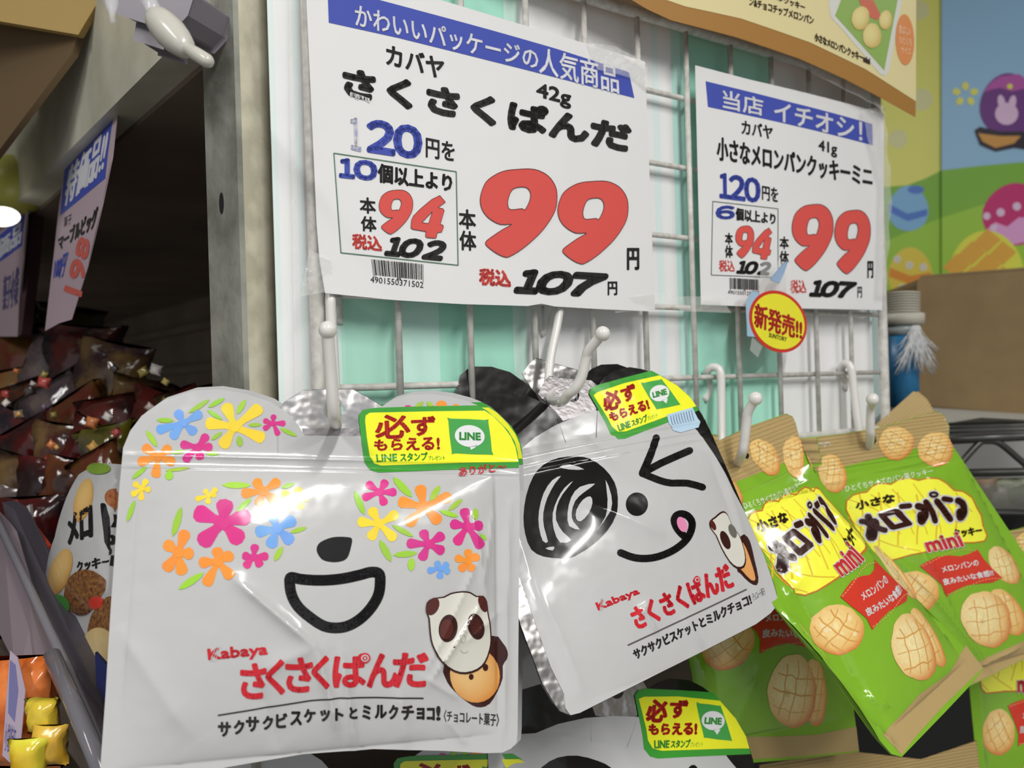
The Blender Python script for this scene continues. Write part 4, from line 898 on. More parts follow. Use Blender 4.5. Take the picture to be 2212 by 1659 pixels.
# ---------------------------------------------------------------- steel upright left of the grid
ST = mat('scuffed_grey_steel', lin('bcbdb3'), .27, .35, noise=(30, lin('5e6058'), 6, .15, .6), bump=(120, .0006, 'n'))
BE = mat('beige_enamel', lin('e6e0c8'), .4, noise=(50, lin('a9a48c'), 6, .1, .5))
up = empty('steel_upright', P(512, 900, .445), 'worn beige and grey steel upright at the left of the grid', 'post')
def vface(name, xa, xb, ya, yb, da, db, back, m):
    return slab(name, [(xa, ya), (xb, ya + 0), (xb + (yb - ya) * .0, yb), (xa, yb)], [da, db, db, da], back, m, up)
def vstrip(name, a, b, z0, z1, thick, m, parent):      # vertical plate between plan points a,b
    a, b = Vector((a.x, a.y, 0)), Vector((b.x, b.y, 0)); t = Vector(thick)
    V = [a + Vector((0, 0, z0)), b + Vector((0, 0, z0)), b + Vector((0, 0, z1)), a + Vector((0, 0, z1))]; V += [v + t for v in V]
    return raw_mesh(name, V, [(0, 1, 2, 3), (7, 6, 5, 4), (0, 4, 5, 1), (1, 5, 6, 2), (2, 6, 7, 3), (3, 7, 4, 0)], m, parent)
za, zb_ = .02, 2.2
ca = P(520, 600, .445); cb = P(606, 600, .476); cc = P(452, 600, .470)
tag(vstrip('front_face', ca, cb, za, zb_, (-.004, .006, 0), BE, up), 'beige enamelled face'); 
sf = vstrip('side_face', cc, ca, za, zb_, (.002, .003, 0), ST, up); tag(sf, 'scuffed bare grey side')
for k in range(-4, 5):
    z = P(480, 440, .459).z + k * .128
    c_ = P(481, 440, .4585); nrm_ = Vector((-(ca - cc).y, (ca - cc).x, 0)).normalized(); nrm_ = -nrm_ if nrm_.y > 0 else nrm_; uu = (ca - cc); uu.z = 0; uu.normalize()
    V = [Vector((c_.x, c_.y, z)) + nrm_ * .0008 + uu * .0026 * math.cos(i * .3927) + Vector((0, 0, .0060 * math.sin(i * .3927))) for i in range(16)]
    raw_mesh('slot_hole', V + [v + nrm_ * -.0006 for v in V], [tuple(range(16)), tuple(range(31, 15, -1))] + [(i, (i + 1) % 16, 16 + (i + 1) % 16, 16 + i) for i in range(16)], mat('dark_void', (.01, .01, .01), .9), up)
vstrip('dark_gap_strip', P(609, 600, .470), P(619, 600, .478), za, zb_, (-.002, .004, 0), mat('gap_dark', lin('5d6157'), .5), up)  # dark strip put in for the dark gap beside the upright
# ---------------------------------------------------------------- aisle shelving on the left
L0 = P(452, 700, .475); L0.z = 0
def lp(s, z, inn=0.): return Vector((L0.x, L0.y, z)) + LU * s + Vector((.767, .641, 0)) * inn
DK = mat('dark_shelf_metal', lin('8a7c70'), .45, noise=(6, lin('6a5d55'), 3, .2)); GB = mat('grey_green_enamel', lin('d6d4c2'), .4, noise=(14, lin('94917f'), 5, .15, .5))
unit = empty('shelf_unit', lp(.8, .0), 'dark gondola shelving running away on the left with a pale header board', 'shelf unit')
def lbox(name, s0, s1, z0, z1, i0, i1, m):
    V = [lp(s, z, i) for z in (z0, z1) for i in (i0, i1) for s in (s0, s1)]
    return raw_mesh(name, V, [(0, 2, 3, 1), (4, 5, 7, 6), (0, 1, 5, 4), (2, 6, 7, 3), (0, 4, 6, 2), (1, 3, 7, 5)], m, unit)
zh = 1.535
def zat(px, py):   # height where the ray meets the aisle plane, and run along it
    r = P(px, py, 1) - Vector((0, 0, HC)); n = Vector((.767, .641, 0)); t = (Vector((L0.x, L0.y, HC)) - Vector((0, 0, HC))).dot(n) / r.dot(n)
    p = Vector((0, 0, HC)) + r * t; return (p - Vector((L0.x, L0.y, p.z))).dot(LU), p.z
zc = zat(430, 100)[1]
tag(lbox('header_board', -.0, 2.9, zc, 2.05, -.012, .01, GB), 'pale grey-green header board')
lbox('shelf_top', 0, 2.9, zc - .004, zc + .004, .01, .5, DK)
lbox('back_panel', 0, 2.9, .1, zc, .44, .46, DK)
for k in range(5): lbox('back_slat', 0, 2.9, zc - .07 - k * .085, zc - .055 - k * .085, .425, .44, DK)
lbox('end_panel', -.005, .012, .1, zc, .03, .5, DK)
lbox('lower_shelf', 0, 2.9, 1.02, 1.035, .0, .46, DK)
lbox('base_plinth', 0, 2.9, .0, .1, .02, .46, DK)
cp = empty('canopy_panel', P(100, 40, .9), 'tan canopy board at the top left corner', 'canopy')
def board(name, q3, d3, pts, m, par):
    S = Surf(q3, d3); b = Sheet(S, 5); b.poly(pts, (.5, .5, .5), 0, solid=True); return b.build(name, par, m, back=0, thick=.006)
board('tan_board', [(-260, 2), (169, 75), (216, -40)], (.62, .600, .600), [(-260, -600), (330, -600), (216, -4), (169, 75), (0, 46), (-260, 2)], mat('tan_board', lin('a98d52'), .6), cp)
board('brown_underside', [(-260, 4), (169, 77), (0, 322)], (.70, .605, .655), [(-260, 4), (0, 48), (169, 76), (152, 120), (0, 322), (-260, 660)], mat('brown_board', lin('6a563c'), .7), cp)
# ---------------------------------------------------------------- price signs over the aisle
PKP = (.62, .52, .56)
def hung(label, pts, q, d, step=.01):
    S = Surf(q, d, lambda s, t: .006 * np.sin(t * 3) * s); e = empty('price_sign', S.o, label, 'price sign')
    b = Sheet(S, step); b.poly(pts, lin('b9a5b0'), 0, solid=True); b.build('paper_sheet', e, PAPER, back=-1, thick=.0004); return e, S
s_, zz = 0, 0
e, S = hung('aisle price sign facing sideways, blue heading and red price, nearer of two', [(165, 301), (252, 212), (257, 206), (252, 260), (243, 340), (222, 440), (190, 575), (155, 690), (128, 698), (97, 715), (115, 560), (128, 440), (141, 362), (148, 330)], [(150, 315), (257, 206), (97, 715)], (.72, .60, .735))
p = Sheet(S, .01); p.poly([(141, 352), (246, 243), (228, 385), (130, 466)], BLUE, 1); p.build('heading_band', e, PAPER)
p = Sheet(S, .01); p.text('特価品!!', [(152, 362), (238, 268), (222, 372), (138, 448)], (.7, .7, .75), 2, fat=2.5); p.text('マーブルビッグ', [(127, 512), (213, 445), (207, 490), (128, 542)], INK, 2, fat=2)
p.text('菓子', [(139, 470), (156, 460), (155, 482), (138, 492)], INK, 2); p.build('black_lettering', e, PAPER)
p = Sheet(S, .01); p.text('100円', [(120, 560), (148, 545), (136, 598), (116, 605)], BLUE, 2, fat=1); p.text('198', [(136, 640), (172, 515), (196, 512), (176, 640)], lin('d0655c'), 2, fat=4, shear=.2); p.build('coloured_numerals', e, PAPER)
e, S = hung('aisle price sign cut by the left frame edge, farther of two', [(-60, 520), (15, 465), (60, 425), (62, 440), (52, 560), (38, 727), (0, 727), (-60, 735)], [(-60, 520), (60, 425), (-60, 735)], (1.10, .865, 1.12))
p = Sheet(S, .01); p.poly([(-40, 540), (18, 492), (56, 455), (48, 530), (14, 556), (-40, 590)], BLUE, 1); p.build('heading_band', e, PAPER)
p = Sheet(S, .01); p.text('特価品', [(-30, 545), (50, 475), (44, 525), (-30, 580)], (.7, .7, .75), 2, fat=2); p.text('菓子小袋', [(8, 600), (42, 575), (38, 660), (6, 670)], lin('5c5a8a'), 2, fat=1); p.build('lettering', e, PAPER)
for k, (q, d, lb) in enumerate((([(62, 418), (78, 408), (66, 560), (46, 722), (38, 727), (52, 560)], .885, 'maroon backing card seen edge-on behind the farther aisle sign'),)):
    tag(slab('backing_card', q, d, (.004, .012, 0), mat('maroon_card', lin('4c3038'), .6)), lb, 'card')
# ---------------------------------------------------------------- clip device at the top
GP = mat('lilac_grey_plastic', lin('7c7780'), .35); ML = mat('milky_plastic', lin('c9c6bd'), .25, coat=.3); CP = mat('clear_plastic', (.9, .9, .92), .08, spec=.9, alpha=.35)
cl = empty('hook_stop_clip', P(340, 60, .40), 'grey plastic clip with a milky white bulb at the top left', 'clip')
slab('bracket', [(216, -20), (240, 20), (320, 46), (372, 60), (400, 30), (416, -20)], .42, (.01, .03, 0), GP, cl, .0015)
slab('lower_block', [(298, 52), (330, 50), (352, 78), (350, 102), (332, 96), (292, 84)], .425, (.004, .02, 0), GP, cl, .001)
a_, b_ = P(330, 30, .40), P(410, 115, .39)
def lathe(name, A, B, prof, m):
    pts = [A.lerp(B, t) for t, r in prof]; return tube(name, pts, 0, m, cl, 18, radii=[r for t, r in prof])
lathe('milky_bulb', a_, b_, [(0, .001), (.03, .0045), (.12, .0062), (.3, .0073), (.5, .0076), (.7, .0068), (.85, .0055), (.95, .004), (1, .002)], ML)
c1_, c2_ = P(403, 104, .388), P(456, 137, .38)
lathe('capsule_tip', c1_, c2_, [(0, .0008), (.04, .0024), (.12, .0031), (.5, .0033), (.85, .0032), (.95, .0024), (1, .0008)], ML)
lathe('clear_neck', P(316, -14, .405), P(340, 40, .40), [(0, .005), (.5, .0035), (1, .0045)], CP)
lathe('clear_spike', P(240, -20, .40), P(243, 49, .40), [(0, .004), (.5, .0028), (.7, .0015), (1, .0013)], CP)
# ---------------------------------------------------------------- poster above the grid
pt_ = panel_surf(.02, lambda s, t: .004 * np.sin(np.clip(s, 0, 1) * 3.14), (1300, -60), (1980, 200), (1330, 60))
po = empty('biscuit_poster', onp(1700, 60, .02), 'cream biscuit poster with brown lower border above the grid', 'poster')
out = [(700, -700), (700, -330), (1000, -190), (1200, -85), (1340, -14), (1400, 21), (1450, 44), (1593, 81), (1728, 127), (1824, 170), (1901, 210), (1977.5, 253), (1979, 120), (1982, -700)]
b = Sheet(pt_, .02); b.poly(out, lin('a97b3f'), 0, solid=True); b.build('poster_sheet', po, POST, back=-1, thick=.0004)
b = Sheet(pt_, .02); b.poly([(730, -690), (730, -350), (1000, -225), (1230, -110), (1380, -20), (1480, 14), (1600, 40), (1750, 92), (1870, 150), (1978, 219), (1978.5, 110), (1981, -690)], lin('e6d9a4'), 1); b.build('cream_field', po, POST)
p = Sheet(pt_, .02); p.poly([(1785, -30), (1794, 38), (1812, 56), (1900, 160), (1912, 164), (1919, 156), (1948, 0), (1955, -60), (1790, -60)], (.72, .72, .66), 2); p.poly([(1803, 34), (1816, 0), (1816, -50), (1940, -50), (1938, 0), (1909, 152)], lin('93b560'), 3)
p.poly([(1850, -10), (1886, 2), (1903, 38), (1890, 44), (1866, 30)], lin('d0705a'), 4)
p.build('printed_packet', po, POST)
p = Sheet(pt_, .02)
for x, y, rx, ry, ro in ((1857, 40, 19, 26, 10), (1882, 78, 20, 27, 0), (1911, 44, 14, 21, 5)): ring_grad(p, x, y, rx, ry, ro, lin('e9dc98'), lin('cfae62'), 5, wob=.02)
p.build('printed_biscuits', po, POST)
p = Sheet(pt_, .02); p.ell(1953.6, 86, 20, 55, -2, lin('e09258'), 3)
p.text('香ばしい', [(1940, 54), (1966, 60), (1966, 78), (1940, 72)], lin('f4dcc0'), 4); p.text('ひとくち', [(1940, 78), (1968, 84), (1968, 100), (1942, 94)], lin('f4dcc0'), 4); p.text('サイズ', [(1944, 100), (1966, 104), (1966, 120), (1946, 114)], lin('f4dcc0'), 4); p.build('orange_bubble', po, POST)
p = Sheet(pt_, .02); K = lin('4a3a26')
p.text('小さなメロンパンクッキーmini', [(1759, 71), (1878, 123), (1878, 141), (1759, 88)], K, 3, fat=1.4); p.text('ン&チョコチップメロンパン', [(1618, -6), (1757, 36), (1756, 54), (1618, 12)], K, 3, fat=1.2); p.text('パンクッキー', [(1670, -16), (1738, 10), (1737, 24), (1670, -2)], K, 3, fat=1.2)
p.build('lettering', po, POST)
# ---------------------------------------------------------------- wall posters at the right
wb = empty('display_board', P(2080, 300, 1.52), 'board carrying the bright egg posters at the right', 'board')
slab('board_panel', [(1800, -260), (2700, -260), (2700, 1250), (1800, 1250)], 1.56, (0, .03, 0), mat('board_white', (.6, .6, .58), .6), wb)
S1 = Surf([(1860, -200), (2036, -200), (1860, 700)], (1.545, 1.545, 1.545)); S2 = Surf([(2033, -200), (2640, -200), (2033, 700)], (1.54, 1.54, 1.54))
w1 = empty('egg_poster', S1.o, 'yellow-green egg poster left of the blue one', 'poster'); w2 = empty('egg_poster', S2.o, 'blue sky poster with purple and checked eggs at the right edge', 'poster')
b = Sheet(S1, 1); b.poly([(1830, -200), (2034, -200), (2034, 700), (1830, 700)], lin('c6c664'), 0, solid=True); b.build('poster_sheet', w1, POST2, back=0)
GS, GS2 = lin('6b9a35'), lin('86ad3a')
def egg(sh, cx, cy, rx, ry, rot, c, lay=3):
    pts = []
    for i in range(30):
        a = i * 2 * math.pi / 30; x, y = rx * math.cos(a) * (1 + .12 * math.sin(a)), ry * math.sin(a); r = math.radians(rot); pts.append((cx + x * math.cos(r) - y * math.sin(r), cy + x * math.sin(r) + y * math.cos(r)))
    sh.poly(pts, c, lay)
p = Sheet(S1, 1); p.poly([(1830, 410), (1960, 400), (2000, 385), (2034, 368), (2034, 700), (1830, 700)], GS, 1); p.build('printed_meadow', w1, POST2); p = Sheet(S1, 1); p.poly([(1830, 560), (1950, 505), (2034, 470), (2034, 700), (1830, 700)], GS2, 2); p.build('printed_hill', w1, POST2)
for x, y, r in ((1985, 22, 22), (1990, 215, 24), (1940, 300, 20)):
    p = Sheet(S1, 1); p.ell(x, y, r, r, 0, lin('b9b98a'), 1); p.build('pale_dot', w1, POST2)
p = Sheet(S1, 1); egg(p, 1962, 450, 43, 49, 0, lin('6f9ccc')); p.poly([(1920, 440), (1960, 462), (2003, 452), (2002, 466), (1960, 478), (1921, 458)], lin('4468b0'), 4); p.ell(1978, 410, 18, 9, 0, lin('4468b0'), 4)
p.build('printed_egg', w1, POST2); p = Sheet(S1, 1)
egg(p, 1966, 590, 48, 56, 0, lin('dfae42')); p.poly([(1922, 578), (1966, 596), (2010, 588), (2012, 606), (1966, 614), (1920, 598)], lin('c07a2a'), 4)
for x, y in ((1938, 560), (1964, 573), (1994, 577), (1948, 622), (1985, 625)):
    for k in range(5): p.ell(x + 5 * math.cos(k * 1.257), y + 5 * math.sin(k * 1.257), 3.6, 3.6, 0, (.8, .8, .75), 5, 10)
p.build('printed_egg', w1, POST2)
b = Sheet(S2, 1); b.poly([(2034, -200), (2640, -200), (2640, 700), (2034, 700)], lin('7fa4d8'), 0, solid=True); b.build('poster_sheet', w2, POST2, back=0)
p = Sheet(S2, 1); p.poly([(2034, 368), (2120, 358), (2212, 350), (2640, 300), (2640, 700), (2034, 700)], GS, 1); p.build('printed_meadow', w2, POST2); p = Sheet(S2, 1); p.poly([(2034, 470), (2130, 440), (2212, 410), (2640, 330), (2640, 700), (2034, 700)], GS2, 2); p.build('printed_hill', w2, POST2)
p = Sheet(S2, 1)
for k in range(5): p.ell(2085 + 20 * math.sin(k * 1.257), 204 - 18 * math.cos(k * 1.257), 7.5, 9, k * 72, lin('e2c05a'), 3, 14)
p.build('printed_blossom', w2, POST2); p = Sheet(S2, 1)
egg(p, 2178, 226, 62, 68, 0, lin('5c2c70')); p.poly([(2124, 200), (2140, 178), (2160, 165), (2200, 160), (2240, 185), (2238, 205), (2210, 192), (2185, 198), (2160, 190), (2140, 194)], lin('9a4a90'), 4); p.ell(2181, 187, 6, 6, 0, lin('e8c848'), 5)
p.ell(2174, 246, 25, 24, 0, lin('d8a4c8'), 4); p.ell(2163, 222, 8, 17, -12, lin('d8a4c8'), 5); p.ell(2186, 223, 8, 17, 12, lin('d8a4c8'), 5.5)
p.poly([(2104, 282), (2116, 274), (2160, 284), (2260, 284), (2260, 330), (2190, 320), (2150, 328), (2116, 314)], lin('221a26'), 4); p.poly([(2112, 288), (2160, 294), (2205, 294), (2190, 310), (2150, 320), (2122, 306)], lin('b08040'), 5)
p.build('printed_egg', w2, POST2); p = Sheet(S2, 1)
egg(p, 2190, 462, 66, 68, 20, lin('a82a62')); p.poly([(2126, 500), (2150, 480), (2175, 490), (2200, 470), (2240, 470), (2230, 520), (2180, 530), (2145, 520)], lin('d48cb8'), 4)
for x, y, r in ((2161, 459, 9), (2196, 446, 9), (2131, 467, 8), (2146, 492, 8)): p.ell(x, y, r, r, 0, lin('e0a8c8'), 5)
p.build('printed_egg', w2, POST2); p = Sheet(S2, 1)
egg(p, 2130, 578, 80, 80, 0, lin('e8d444'), 5)
for i in range(-2, 3):
    for j in range(0, 5):
        if (i + j) % 2 == 0:
            cx, cy = 2128 + i * 33 + 4, 520 + j * 27
            if ((cx - 2130) / 66) ** 2 + ((cy - 580) / 66) ** 2 < 1: p.poly([(cx, cy - 26), (cx + 30, cy - 2), (cx, cy + 26), (cx - 30, cy + 4)], lin('c8923a'), 6)
p.build('printed_egg', w2, POST2)
# ---------------------------------------------------------------- carton, bottle, shelf at the right
CB = mat('brown_carton', lin('8f7852'), .75, noise=(30, lin('80694a'), 4, .2, .6))
bxx = empty('cardboard_box', P(2100, 880, 1.15), 'plain brown cardboard carton standing below the egg posters', 'box')
cq = [(1986, 612), (1992, 600), (2003, 597), (2500, 560), (2500, 912), (2014, 876), (1984, 868)]
slab('carton_body', cq, [1.12, 1.12, 1.12, 1.06, 1.06, 1.12, 1.12], (.05, .30, .0), CB, bxx, .003)
slab('carton_flap', [(2003, 596), (2500, 559), (2500, 561), (2003, 598)], [1.118, 1.058, 1.058, 1.118], (.05, .29, .0), CB, bxx)
tb = empty('wire_shelf', P(2150, 940, 1.0), 'black wire shelf carrying the carton at the right', 'shelf')
slab('shelf_liner', [(2010, 878), (2560, 918), (2560, 925), (2120, 902), (2040, 915)], [1.13, 1.05, 1.0, 1.0, 1.02], (0, .02, -.004), mat('liner', (.45, .44, .40), .7), tb)
MB_ = mat('dark_chrome', lin('50504e'), .35, .6)
for k, y in enumerate((914, 922, 931, 940, 950)):
    tube('shelf_wire', [P(2035 + k * 5, y + 3, 1.02 - k * .03), P(2560, y - 18, 1.02 - k * .03)], .0022, MB_, tb)
tube('front_rail', [P(2050, 950, .9), P(2200, 943, .9), P(2560, 925, .9)], .005, MB_, tb)
tube('lower_rail', [P(2080, 1022, .9), P(2560, 1012, .9)], .0045, MB_, tb)
tube('truss_wire', smooth3([P(2060, 1020, .9), P(2085, 990, .9), P(2115, 958, .9), P(2130, 953, .9), P(2160, 958, .9), P(2205, 995, .9), P(2240, 1020, .9), P(2280, 990, .9), P(2310, 956, .9), P(2350, 956, .9)], 4), .0035, MB_, tb)
cs = empty('shelf_goods_tray', P(2170, 1060, 1.0), 'clear tray of pale packets on the shelf behind the right-hand bag', 'tray')
slab('tray_front', [(2095, 1048), (2560, 1040), (2560, 1110), (2130, 1098)], .98, (0, .004, 0), mat('tray_plastic', lin('8a8a80'), .2, alpha=.5), cs)
slab('tray_base', [(2095, 1098), (2560, 1112), (2560, 1118), (2100, 1104)], .98, (0, .2, 0), mat('tray_dark', (.05, .05, .05), .5), cs)
rnd = random.Random(4)
def packet(name, label, c, r, col, group, sc=(1, .6, .8), seed=0, hl=None, rot=0):
    rn = random.Random(seed); V = []; Fc = []; a, b = 14, 9
    cr_, sr_ = math.cos(rot), math.sin(rot); ph = [rn.uniform(0, 6) for _ in range(6)]
    for i in range(b + 1):
        t = -1 + 2 * i / b
        for j in range(a):
            p = 2 * math.pi * j / a; w = (1 - abs(t) ** 3.5) ; wx = .82 + .18 * (abs(t) ** 2)
            cx_ = abs(math.cos(p)) ** .7 * (1 if math.cos(p) > 0 else -1)
            dr = 1 + .10 * math.sin(5 * p + ph[0] + 3 * t) + .08 * math.sin(9 * p + ph[1] - 5 * t)
            x = sc[0] * cx_ * wx * dr; y = sc[1] * math.sin(p) * w * dr; z = sc[2] * t * (1 + .05 * math.sin(3 * p + ph[2]))
            V.append((c[0] + r * (x * cr_ - z * sr_), c[1] + r * y, c[2] + r * (x * sr_ + z * cr_)))
    for i in range(b):
        for j in range(a): Fc.append((i * a + j, i * a + (j + 1) % a, (i + 1) * a + (j + 1) % a, (i + 1) * a + j))
    Fc += [tuple(range(a - 1, -1, -1)), tuple(b * a + j for j in range(a))]
    key = 'wrapper_' + '%02x%02x%02x' % tuple(int(255 * x) for x in col)
    m = mat(key, col, .16, coat=.5, noise=(38, hl or tuple(min(.9, x * 1.8 + .05) for x in col), 4, .12, .9), bump=(45, .004, 'n'))
    o = raw_mesh(name, V, Fc, m, None, True); return tag(o, label, 'snack packet', group)
for k in range(6): packet('snack_packet', ['brown packet, leftmost in the clear tray at the right', 'white packet next to the brown one in the clear tray', 'pale green packet in the clear tray at the right', 'lilac grey packet in the clear tray at the right', 'olive packet near the frame edge in the clear tray', 'grey packet at the frame edge in the clear tray'][k], P(2120 + k * 30, 1062 + (k % 2) * 8, 1.02), .02, lin(['8f7a62', 'b8b4b0', '9aa08a', 'a8a4a8', '8a8c70', 'b0aca8'][k]), 'pale packets in the tray', seed=k)
bk = empty('dark_backdrop', P(2150, 1300, 1.3), 'black backdrop boards added to close the dark region behind the green bags', 'shelf unit')  # near-black boards added as a backdrop for the dark region behind the bags
slab('backdrop_front', [(1450, 1104), (2900, 1120), (2900, 2300), (1450, 2300)], 1.25, (0, .02, 0), mat('black_backdrop', (.012, .012, .012), .6), bk)
slab('backdrop_side', [(900, 1000), (1500, 1000), (1500, 2200), (900, 2200)], 1.20, (0, .02, 0), mat('black_backdrop', (.012, .012, .012), .6), bk)
# bottle
bt = empty('blue_bottle', P(1955, 870, .95), 'blue tube with a white threaded cap and frayed plastic string beside the grid', 'bottle')
DB = .95
tube('tube_body', [P(1954, 880, DB), P(1952, 722, DB)], .0158, mat('blue_tube', lin('2b6a98'), .35, noise=(18, lin('3f8fc4'), 3, .1, .5)), bt, 24)
tube('neck_film', [P(1952, 724, DB), P(1952, 702, DB)], .0168, mat('pale_film', lin('a9b4b4'), .3), bt, 24)
tube('cap_collar', [P(1954, 702, DB), P(1954, 678, DB)], .021, mat('cap_white', lin('c2beb0'), .5), bt, 24)
for k in range(8):
    y = 676 - k * 5.6; tube('thread_ring', [P(1952, y, DB), P(1952, y - 1.4, DB), P(1952, y - 4.2, DB), P(1952, y - 5.6, DB)], 0, MATS['cap_white'], bt, 20, radii=[.0138, .0172, .0172, .0138])
V, Fc = [], []
rn = random.Random(2)
for k in range(90):
    x0 = 1978 + rn.uniform(-8, 8); sd = rn.uniform(-1, 1); x = x0; y = 704; pts = []
    ex = 2000 + 28 * sd if rn.random() < .6 else 1945 + rn.uniform(-18, 22); ey = 770 + rn.uniform(-20, 42)
    for i in range(6):
        t = i / 5; pts.append(P(x0 + (ex - x0) * t ** 1.3 + rn.uniform(-2.5, 2.5), y + (ey - y) * t + rn.uniform(-2, 2), DB - .022 - .004 * math.sin(t * 3)))
    tube_geo(pts, .00038, 4, V, Fc)
o = raw_mesh('frayed_string', V, Fc, mat('plastic_string', (.72, .73, .74), .3, coat=.4), bt, True); o['kind'] = 'stuff'; tag(o, 'tassel of frayed white plastic string')

# ---------------------------------------------------------------- sweets on the aisle shelf (left)
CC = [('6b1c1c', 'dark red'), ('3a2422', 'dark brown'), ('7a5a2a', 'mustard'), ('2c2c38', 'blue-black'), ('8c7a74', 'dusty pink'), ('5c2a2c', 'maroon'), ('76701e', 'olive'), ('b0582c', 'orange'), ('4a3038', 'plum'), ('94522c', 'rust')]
spots = [(20, 790, 1.05, .05, 6), (70, 800, 1.0, .045, 2), (120, 815, .95, .045, 4), (185, 800, .9, .045, 3), (240, 830, .85, .04, 8), (300, 900, .8, .035, 5), (350, 935, .76, .035, 1),
         (25, 880, .95, .04, 7), (80, 905, .9, .04, 9), (135, 900, .85, .036, 4), (190, 925, .82, .035, 2), (245, 930, .78, .03, 1), (30, 965, .86, .035, 3), (85, 985, .82, .034, 0), (135, 990, .78, .03, 5), (190, 985, .75, .028, 0), (240, 985, .73, .026, 6),
         (45, 1060, .78, .03, 8), (100, 1075, .74, .03, 0), (150, 1060, .72, .026, 9), (20, 1125, .75, .028, 4), (75, 1150, .7, .028, 0), (225, 1035, .70, .024, 2), (395, 940, .7, .03, 1), (420, 920, .72, .03, 8), (60, 735, 1.15, .045, 1), (140, 740, 1.1, .045, 6)]
rows = [('top', [k for k, q_ in enumerate(spots) if q_[1] < 870]), ('second', [k for k, q_ in enumerate(spots) if 870 <= q_[1] < 950]), ('third', [k for k, q_ in enumerate(spots) if 950 <= q_[1] < 1030]), ('lowest', [k for k, q_ in enumerate(spots) if q_[1] >= 1030])]
ORD = ['leftmost', 'second', 'third', 'fourth', 'fifth', 'sixth', 'seventh', 'eighth', 'ninth', 'tenth', 'eleventh']
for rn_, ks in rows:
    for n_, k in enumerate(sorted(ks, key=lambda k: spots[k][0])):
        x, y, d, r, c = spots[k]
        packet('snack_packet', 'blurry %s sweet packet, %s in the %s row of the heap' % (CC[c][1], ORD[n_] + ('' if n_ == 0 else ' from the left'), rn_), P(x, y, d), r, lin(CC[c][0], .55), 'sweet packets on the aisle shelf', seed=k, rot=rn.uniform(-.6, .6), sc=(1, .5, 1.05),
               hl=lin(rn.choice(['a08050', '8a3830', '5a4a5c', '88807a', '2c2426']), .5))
fillr = random.Random(9)
for k in range(60):  # tiny sweets added as bright spots for the small highlights over the heap
    x = fillr.uniform(0, 430); y = fillr.uniform(790, 1120); d = .62 + (450 - x) * .00035 + fillr.uniform(.0, .06)
    packet('highlight_sweet', 'tiny wrapped sweet added as a bright highlight speck in the aisle heap', P(x, y, d), fillr.uniform(.0025, .006), lin(fillr.choice(['c07038', 'a03830', '90803a', 'b8a8a0', '6a5a70', 'c89848', '3a3030', 'c8c0bc']), .8), 'tiny sweets added as highlight specks in the aisle heap', seed=100 + k, rot=fillr.uniform(-1, 1))
for k, (x, y, d, r, c, nm) in enumerate([(30, 1540, .50, .030, 'c8601c', 'large orange packet at the bottom left corner'), (92, 1545, .47, .009, 'd8a824', 'upper yellow sweet at the bottom left corner'), (60, 1640, .45, .010, 'e0b424', 'lower yellow sweet at the bottom left corner'), (108, 1610, .46, .010, 'c89420', 'right-hand yellow sweet at the bottom left corner'), (14, 1280, .62, .03, '6a5a50', 'brown packet below the rail at the left edge')]):
    packet('snack_packet', nm, P(x, y, d), r, lin(c), 'packets below the price rail', sc=(1, .7, 1.1), seed=50 + k)
# black and white chocolate biscuit pouch
S = Surf([(125, 1000), (262, 985), (88, 1330)], (.60, .545, .585), pillow(.012, .6, .03, .97, .03, .97))
cb_ = empty('chocolate_biscuit_pouch', S.o, 'black and white biscuit pouch with brown biscuits, half hidden left of the flower pouch', 'snack pouch')
b = Sheet(S, .004); b.poly([(170, 1025), (215, 1000), (262, 1003), (275, 1010), (262, 1480), (215, 1470), (160, 1350), (95, 1280), (120, 1160), (150, 1060)], (.46, .46, .46), 0, solid=True); b.build('pouch_body', cb_, FILMG, back=.8, thick=.0008)
p = Sheet(S, .004); K = lin('1a1818'); p.text('メロ', [(145, 1120), (195, 1085), (190, 1160), (150, 1175)], K, 2, fat=5); p.text('クッキー', [(165, 1215), (215, 1200), (215, 1225), (168, 1235)], K, 2, fat=2)
p.stroke([(215, 1090), (210, 1150), (212, 1185), (235, 1195)], 8, K, 2, sm=2); p.ell(243, 1166, 9, 11, 0, K, 2); p.ell(247, 1125, 18, 14, 0, K, 2); p.poly([(222, 1200), (262, 1200), (262, 1225), (222, 1222)], K, 2); p.build('black_lettering', cb_, FILMG)
p = Sheet(S, .004); ring_grad(p, 180, 1080, 18, 48, 15, lin('d8b878'), lin('b08040'), 2); ring_grad(p, 131, 1235, 22, 52, 18, lin('d8b878'), lin('a87838'), 2); p.ell(178, 1280, 38, 50, 10, lin('4a1c18'), 3); p.ell(225, 1345, 30, 60, 20, lin('54281c'), 3); ring_grad(p, 215, 1410, 40, 55, 0, lin('d8c89a'), lin('b8a060'), 4)
p.ell(240, 1080, 20, 25, 0, lin('80382c'), 2); p.build('printed_biscuits', cb_, BISC)
for (x, y, rx_, ry_, c_) in ((125, 1310, 28, 26, '3f8a34'), (165, 1370, 14, 18, 'b8342a'), (208, 1302, 14, 14, 'b8342a'), (215, 1012, 26, 12, '7a9a3a')):
    p = Sheet(S, .004); p.ell(x, y, rx_, ry_, 0, lin(c_), 5); p.build('printed_spot', cb_, FILMG)
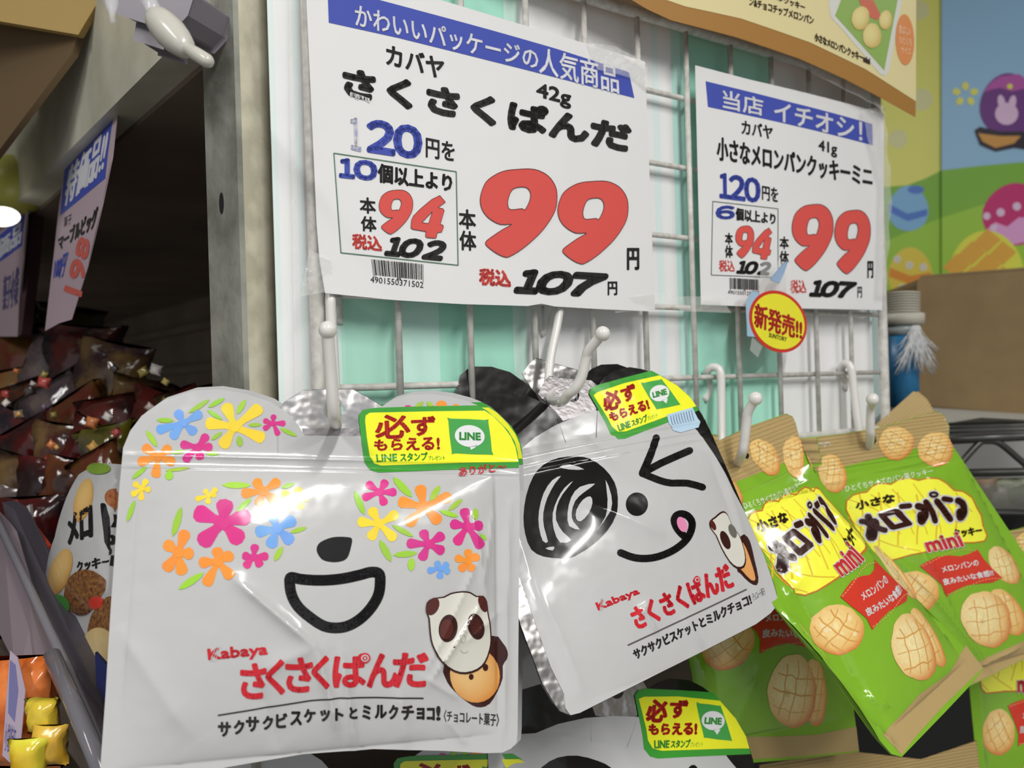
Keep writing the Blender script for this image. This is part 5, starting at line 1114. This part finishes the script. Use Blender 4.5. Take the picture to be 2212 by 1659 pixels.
# price rail
LV = mat('lavender_rail', lin('8d8088'), .25, alpha=.82); CG = mat('clear_grey_tube', lin('8a8890'), .15, alpha=.75, coat=.4)
rl = empty('price_rail', P(60, 1300, .5), 'lilac translucent price rail running down to the bottom left', 'price rail')
slab('label_channel', [(-60, 1060), (5, 1130), (20, 1150), (60, 1290), (109, 1452), (95, 1548), (83, 1548), (30, 1430), (-60, 1250)], [.64, .60, .59, .55, .515, .50, .50, .52, .6], (.003, .004, 0), LV, rl)
tube('top_bead', [P(-40, 1050, .62), P(120, 1390, .51), P(250, 1680, .44)], .0028, CG, rl)
tube('clear_tube', [P(112, 1415, .49), P(170, 1545, .455), P(232, 1690, .42)], .0048, CG, rl)
slab('inner_flange', [(5, 1085), (30, 1100), (135, 1300), (240, 1560), (232, 1640), (120, 1395), (20, 1160)], [.62, .62, .56, .49, .485, .53, .60], (.004, .01, 0), mat('dark_lilac', lin('4a464e'), .3, alpha=.9), rl)
slab('blue_card', [(205, 1410), (232, 1440), (232, 1530), (208, 1480)], [.50, .50, .50, .50], (0, .003, 0), mat('navy_card', lin('252c60'), .5), rl)
S = Surf([(22, 1405), (60, 1440), (5, 1625)], (.49, .48, .47)); pc = empty('shelf_card', S.o, 'narrow lilac shelf card with blue blurry print at the bottom left', 'card')
b = Sheet(S, .02); b.poly([(22, 1405), (38, 1420), (54, 1490), (42, 1640), (34, 1659), (5, 1632), (14, 1500)], lin('b8a8bc'), 0, solid=True); b.build('card_sheet', pc, PAPER, back=0)
p = Sheet(S, .02); p.poly([(22, 1425), (34, 1436), (40, 1492), (32, 1560), (18, 1540), (20, 1480)], lin('7a78a8'), 1); p.text('小袋特価', [(12, 1560), (36, 1570), (32, 1640), (10, 1620)], lin('5a5890'), 2); p.build('blue_print', pc, PAPER)
slab('red_strip', [(30, 1080), (105, 1180), (112, 1230), (70, 1200)], [.66, .60, .6, .63], (0, .004, 0), mat('red_card', lin('b8402e'), .5), rl)
slab('white_card', [(28, 1110), (64, 1090), (68, 1150), (44, 1150)], [.655, .65, .64, .65], (0, .004, 0), mat('white_card', (.5, .48, .47), .5), rl)
# green-yellow balloon-like display far left, glowing ball added for a lamp reflection
bl = tag(ball('paper_globe', P(30, 400, .86), .034, mat('lime_globe', lin('a8a850'), .4), None, (1, 1, .9)), 'blurred lime green globe ornament at the left edge', 'ornament')
lm = ball('lamp_reflection', P(4, 468, .80), .012, mat('reflection_glow', (1, .97, .9), .3, emis=1.6), None, (1.4, 1, .8)); tag(lm, 'glowing white ball standing in for a lamp reflection at the left frame edge', 'lamp reflection')
for x, y, z in [(a[0], a[1], a[2]) for a in LAMPS]:
    V = [(x + sx * .09, y + sy * .62, z + .03 + sz * .04) for sz in (0, 1) for sy in (-1, 1) for sx in (-1, 1)]
    o = raw_mesh('ceiling_light', V, [(0, 2, 3, 1), (4, 5, 7, 6), (0, 1, 5, 4), (2, 6, 7, 3), (0, 4, 6, 2), (1, 3, 7, 5)], mat('light_casing', (.7, .7, .7), .4))
    tag(o, 'long ceiling light fitting overhead', 'ceiling light', 'ceiling lights overhead')
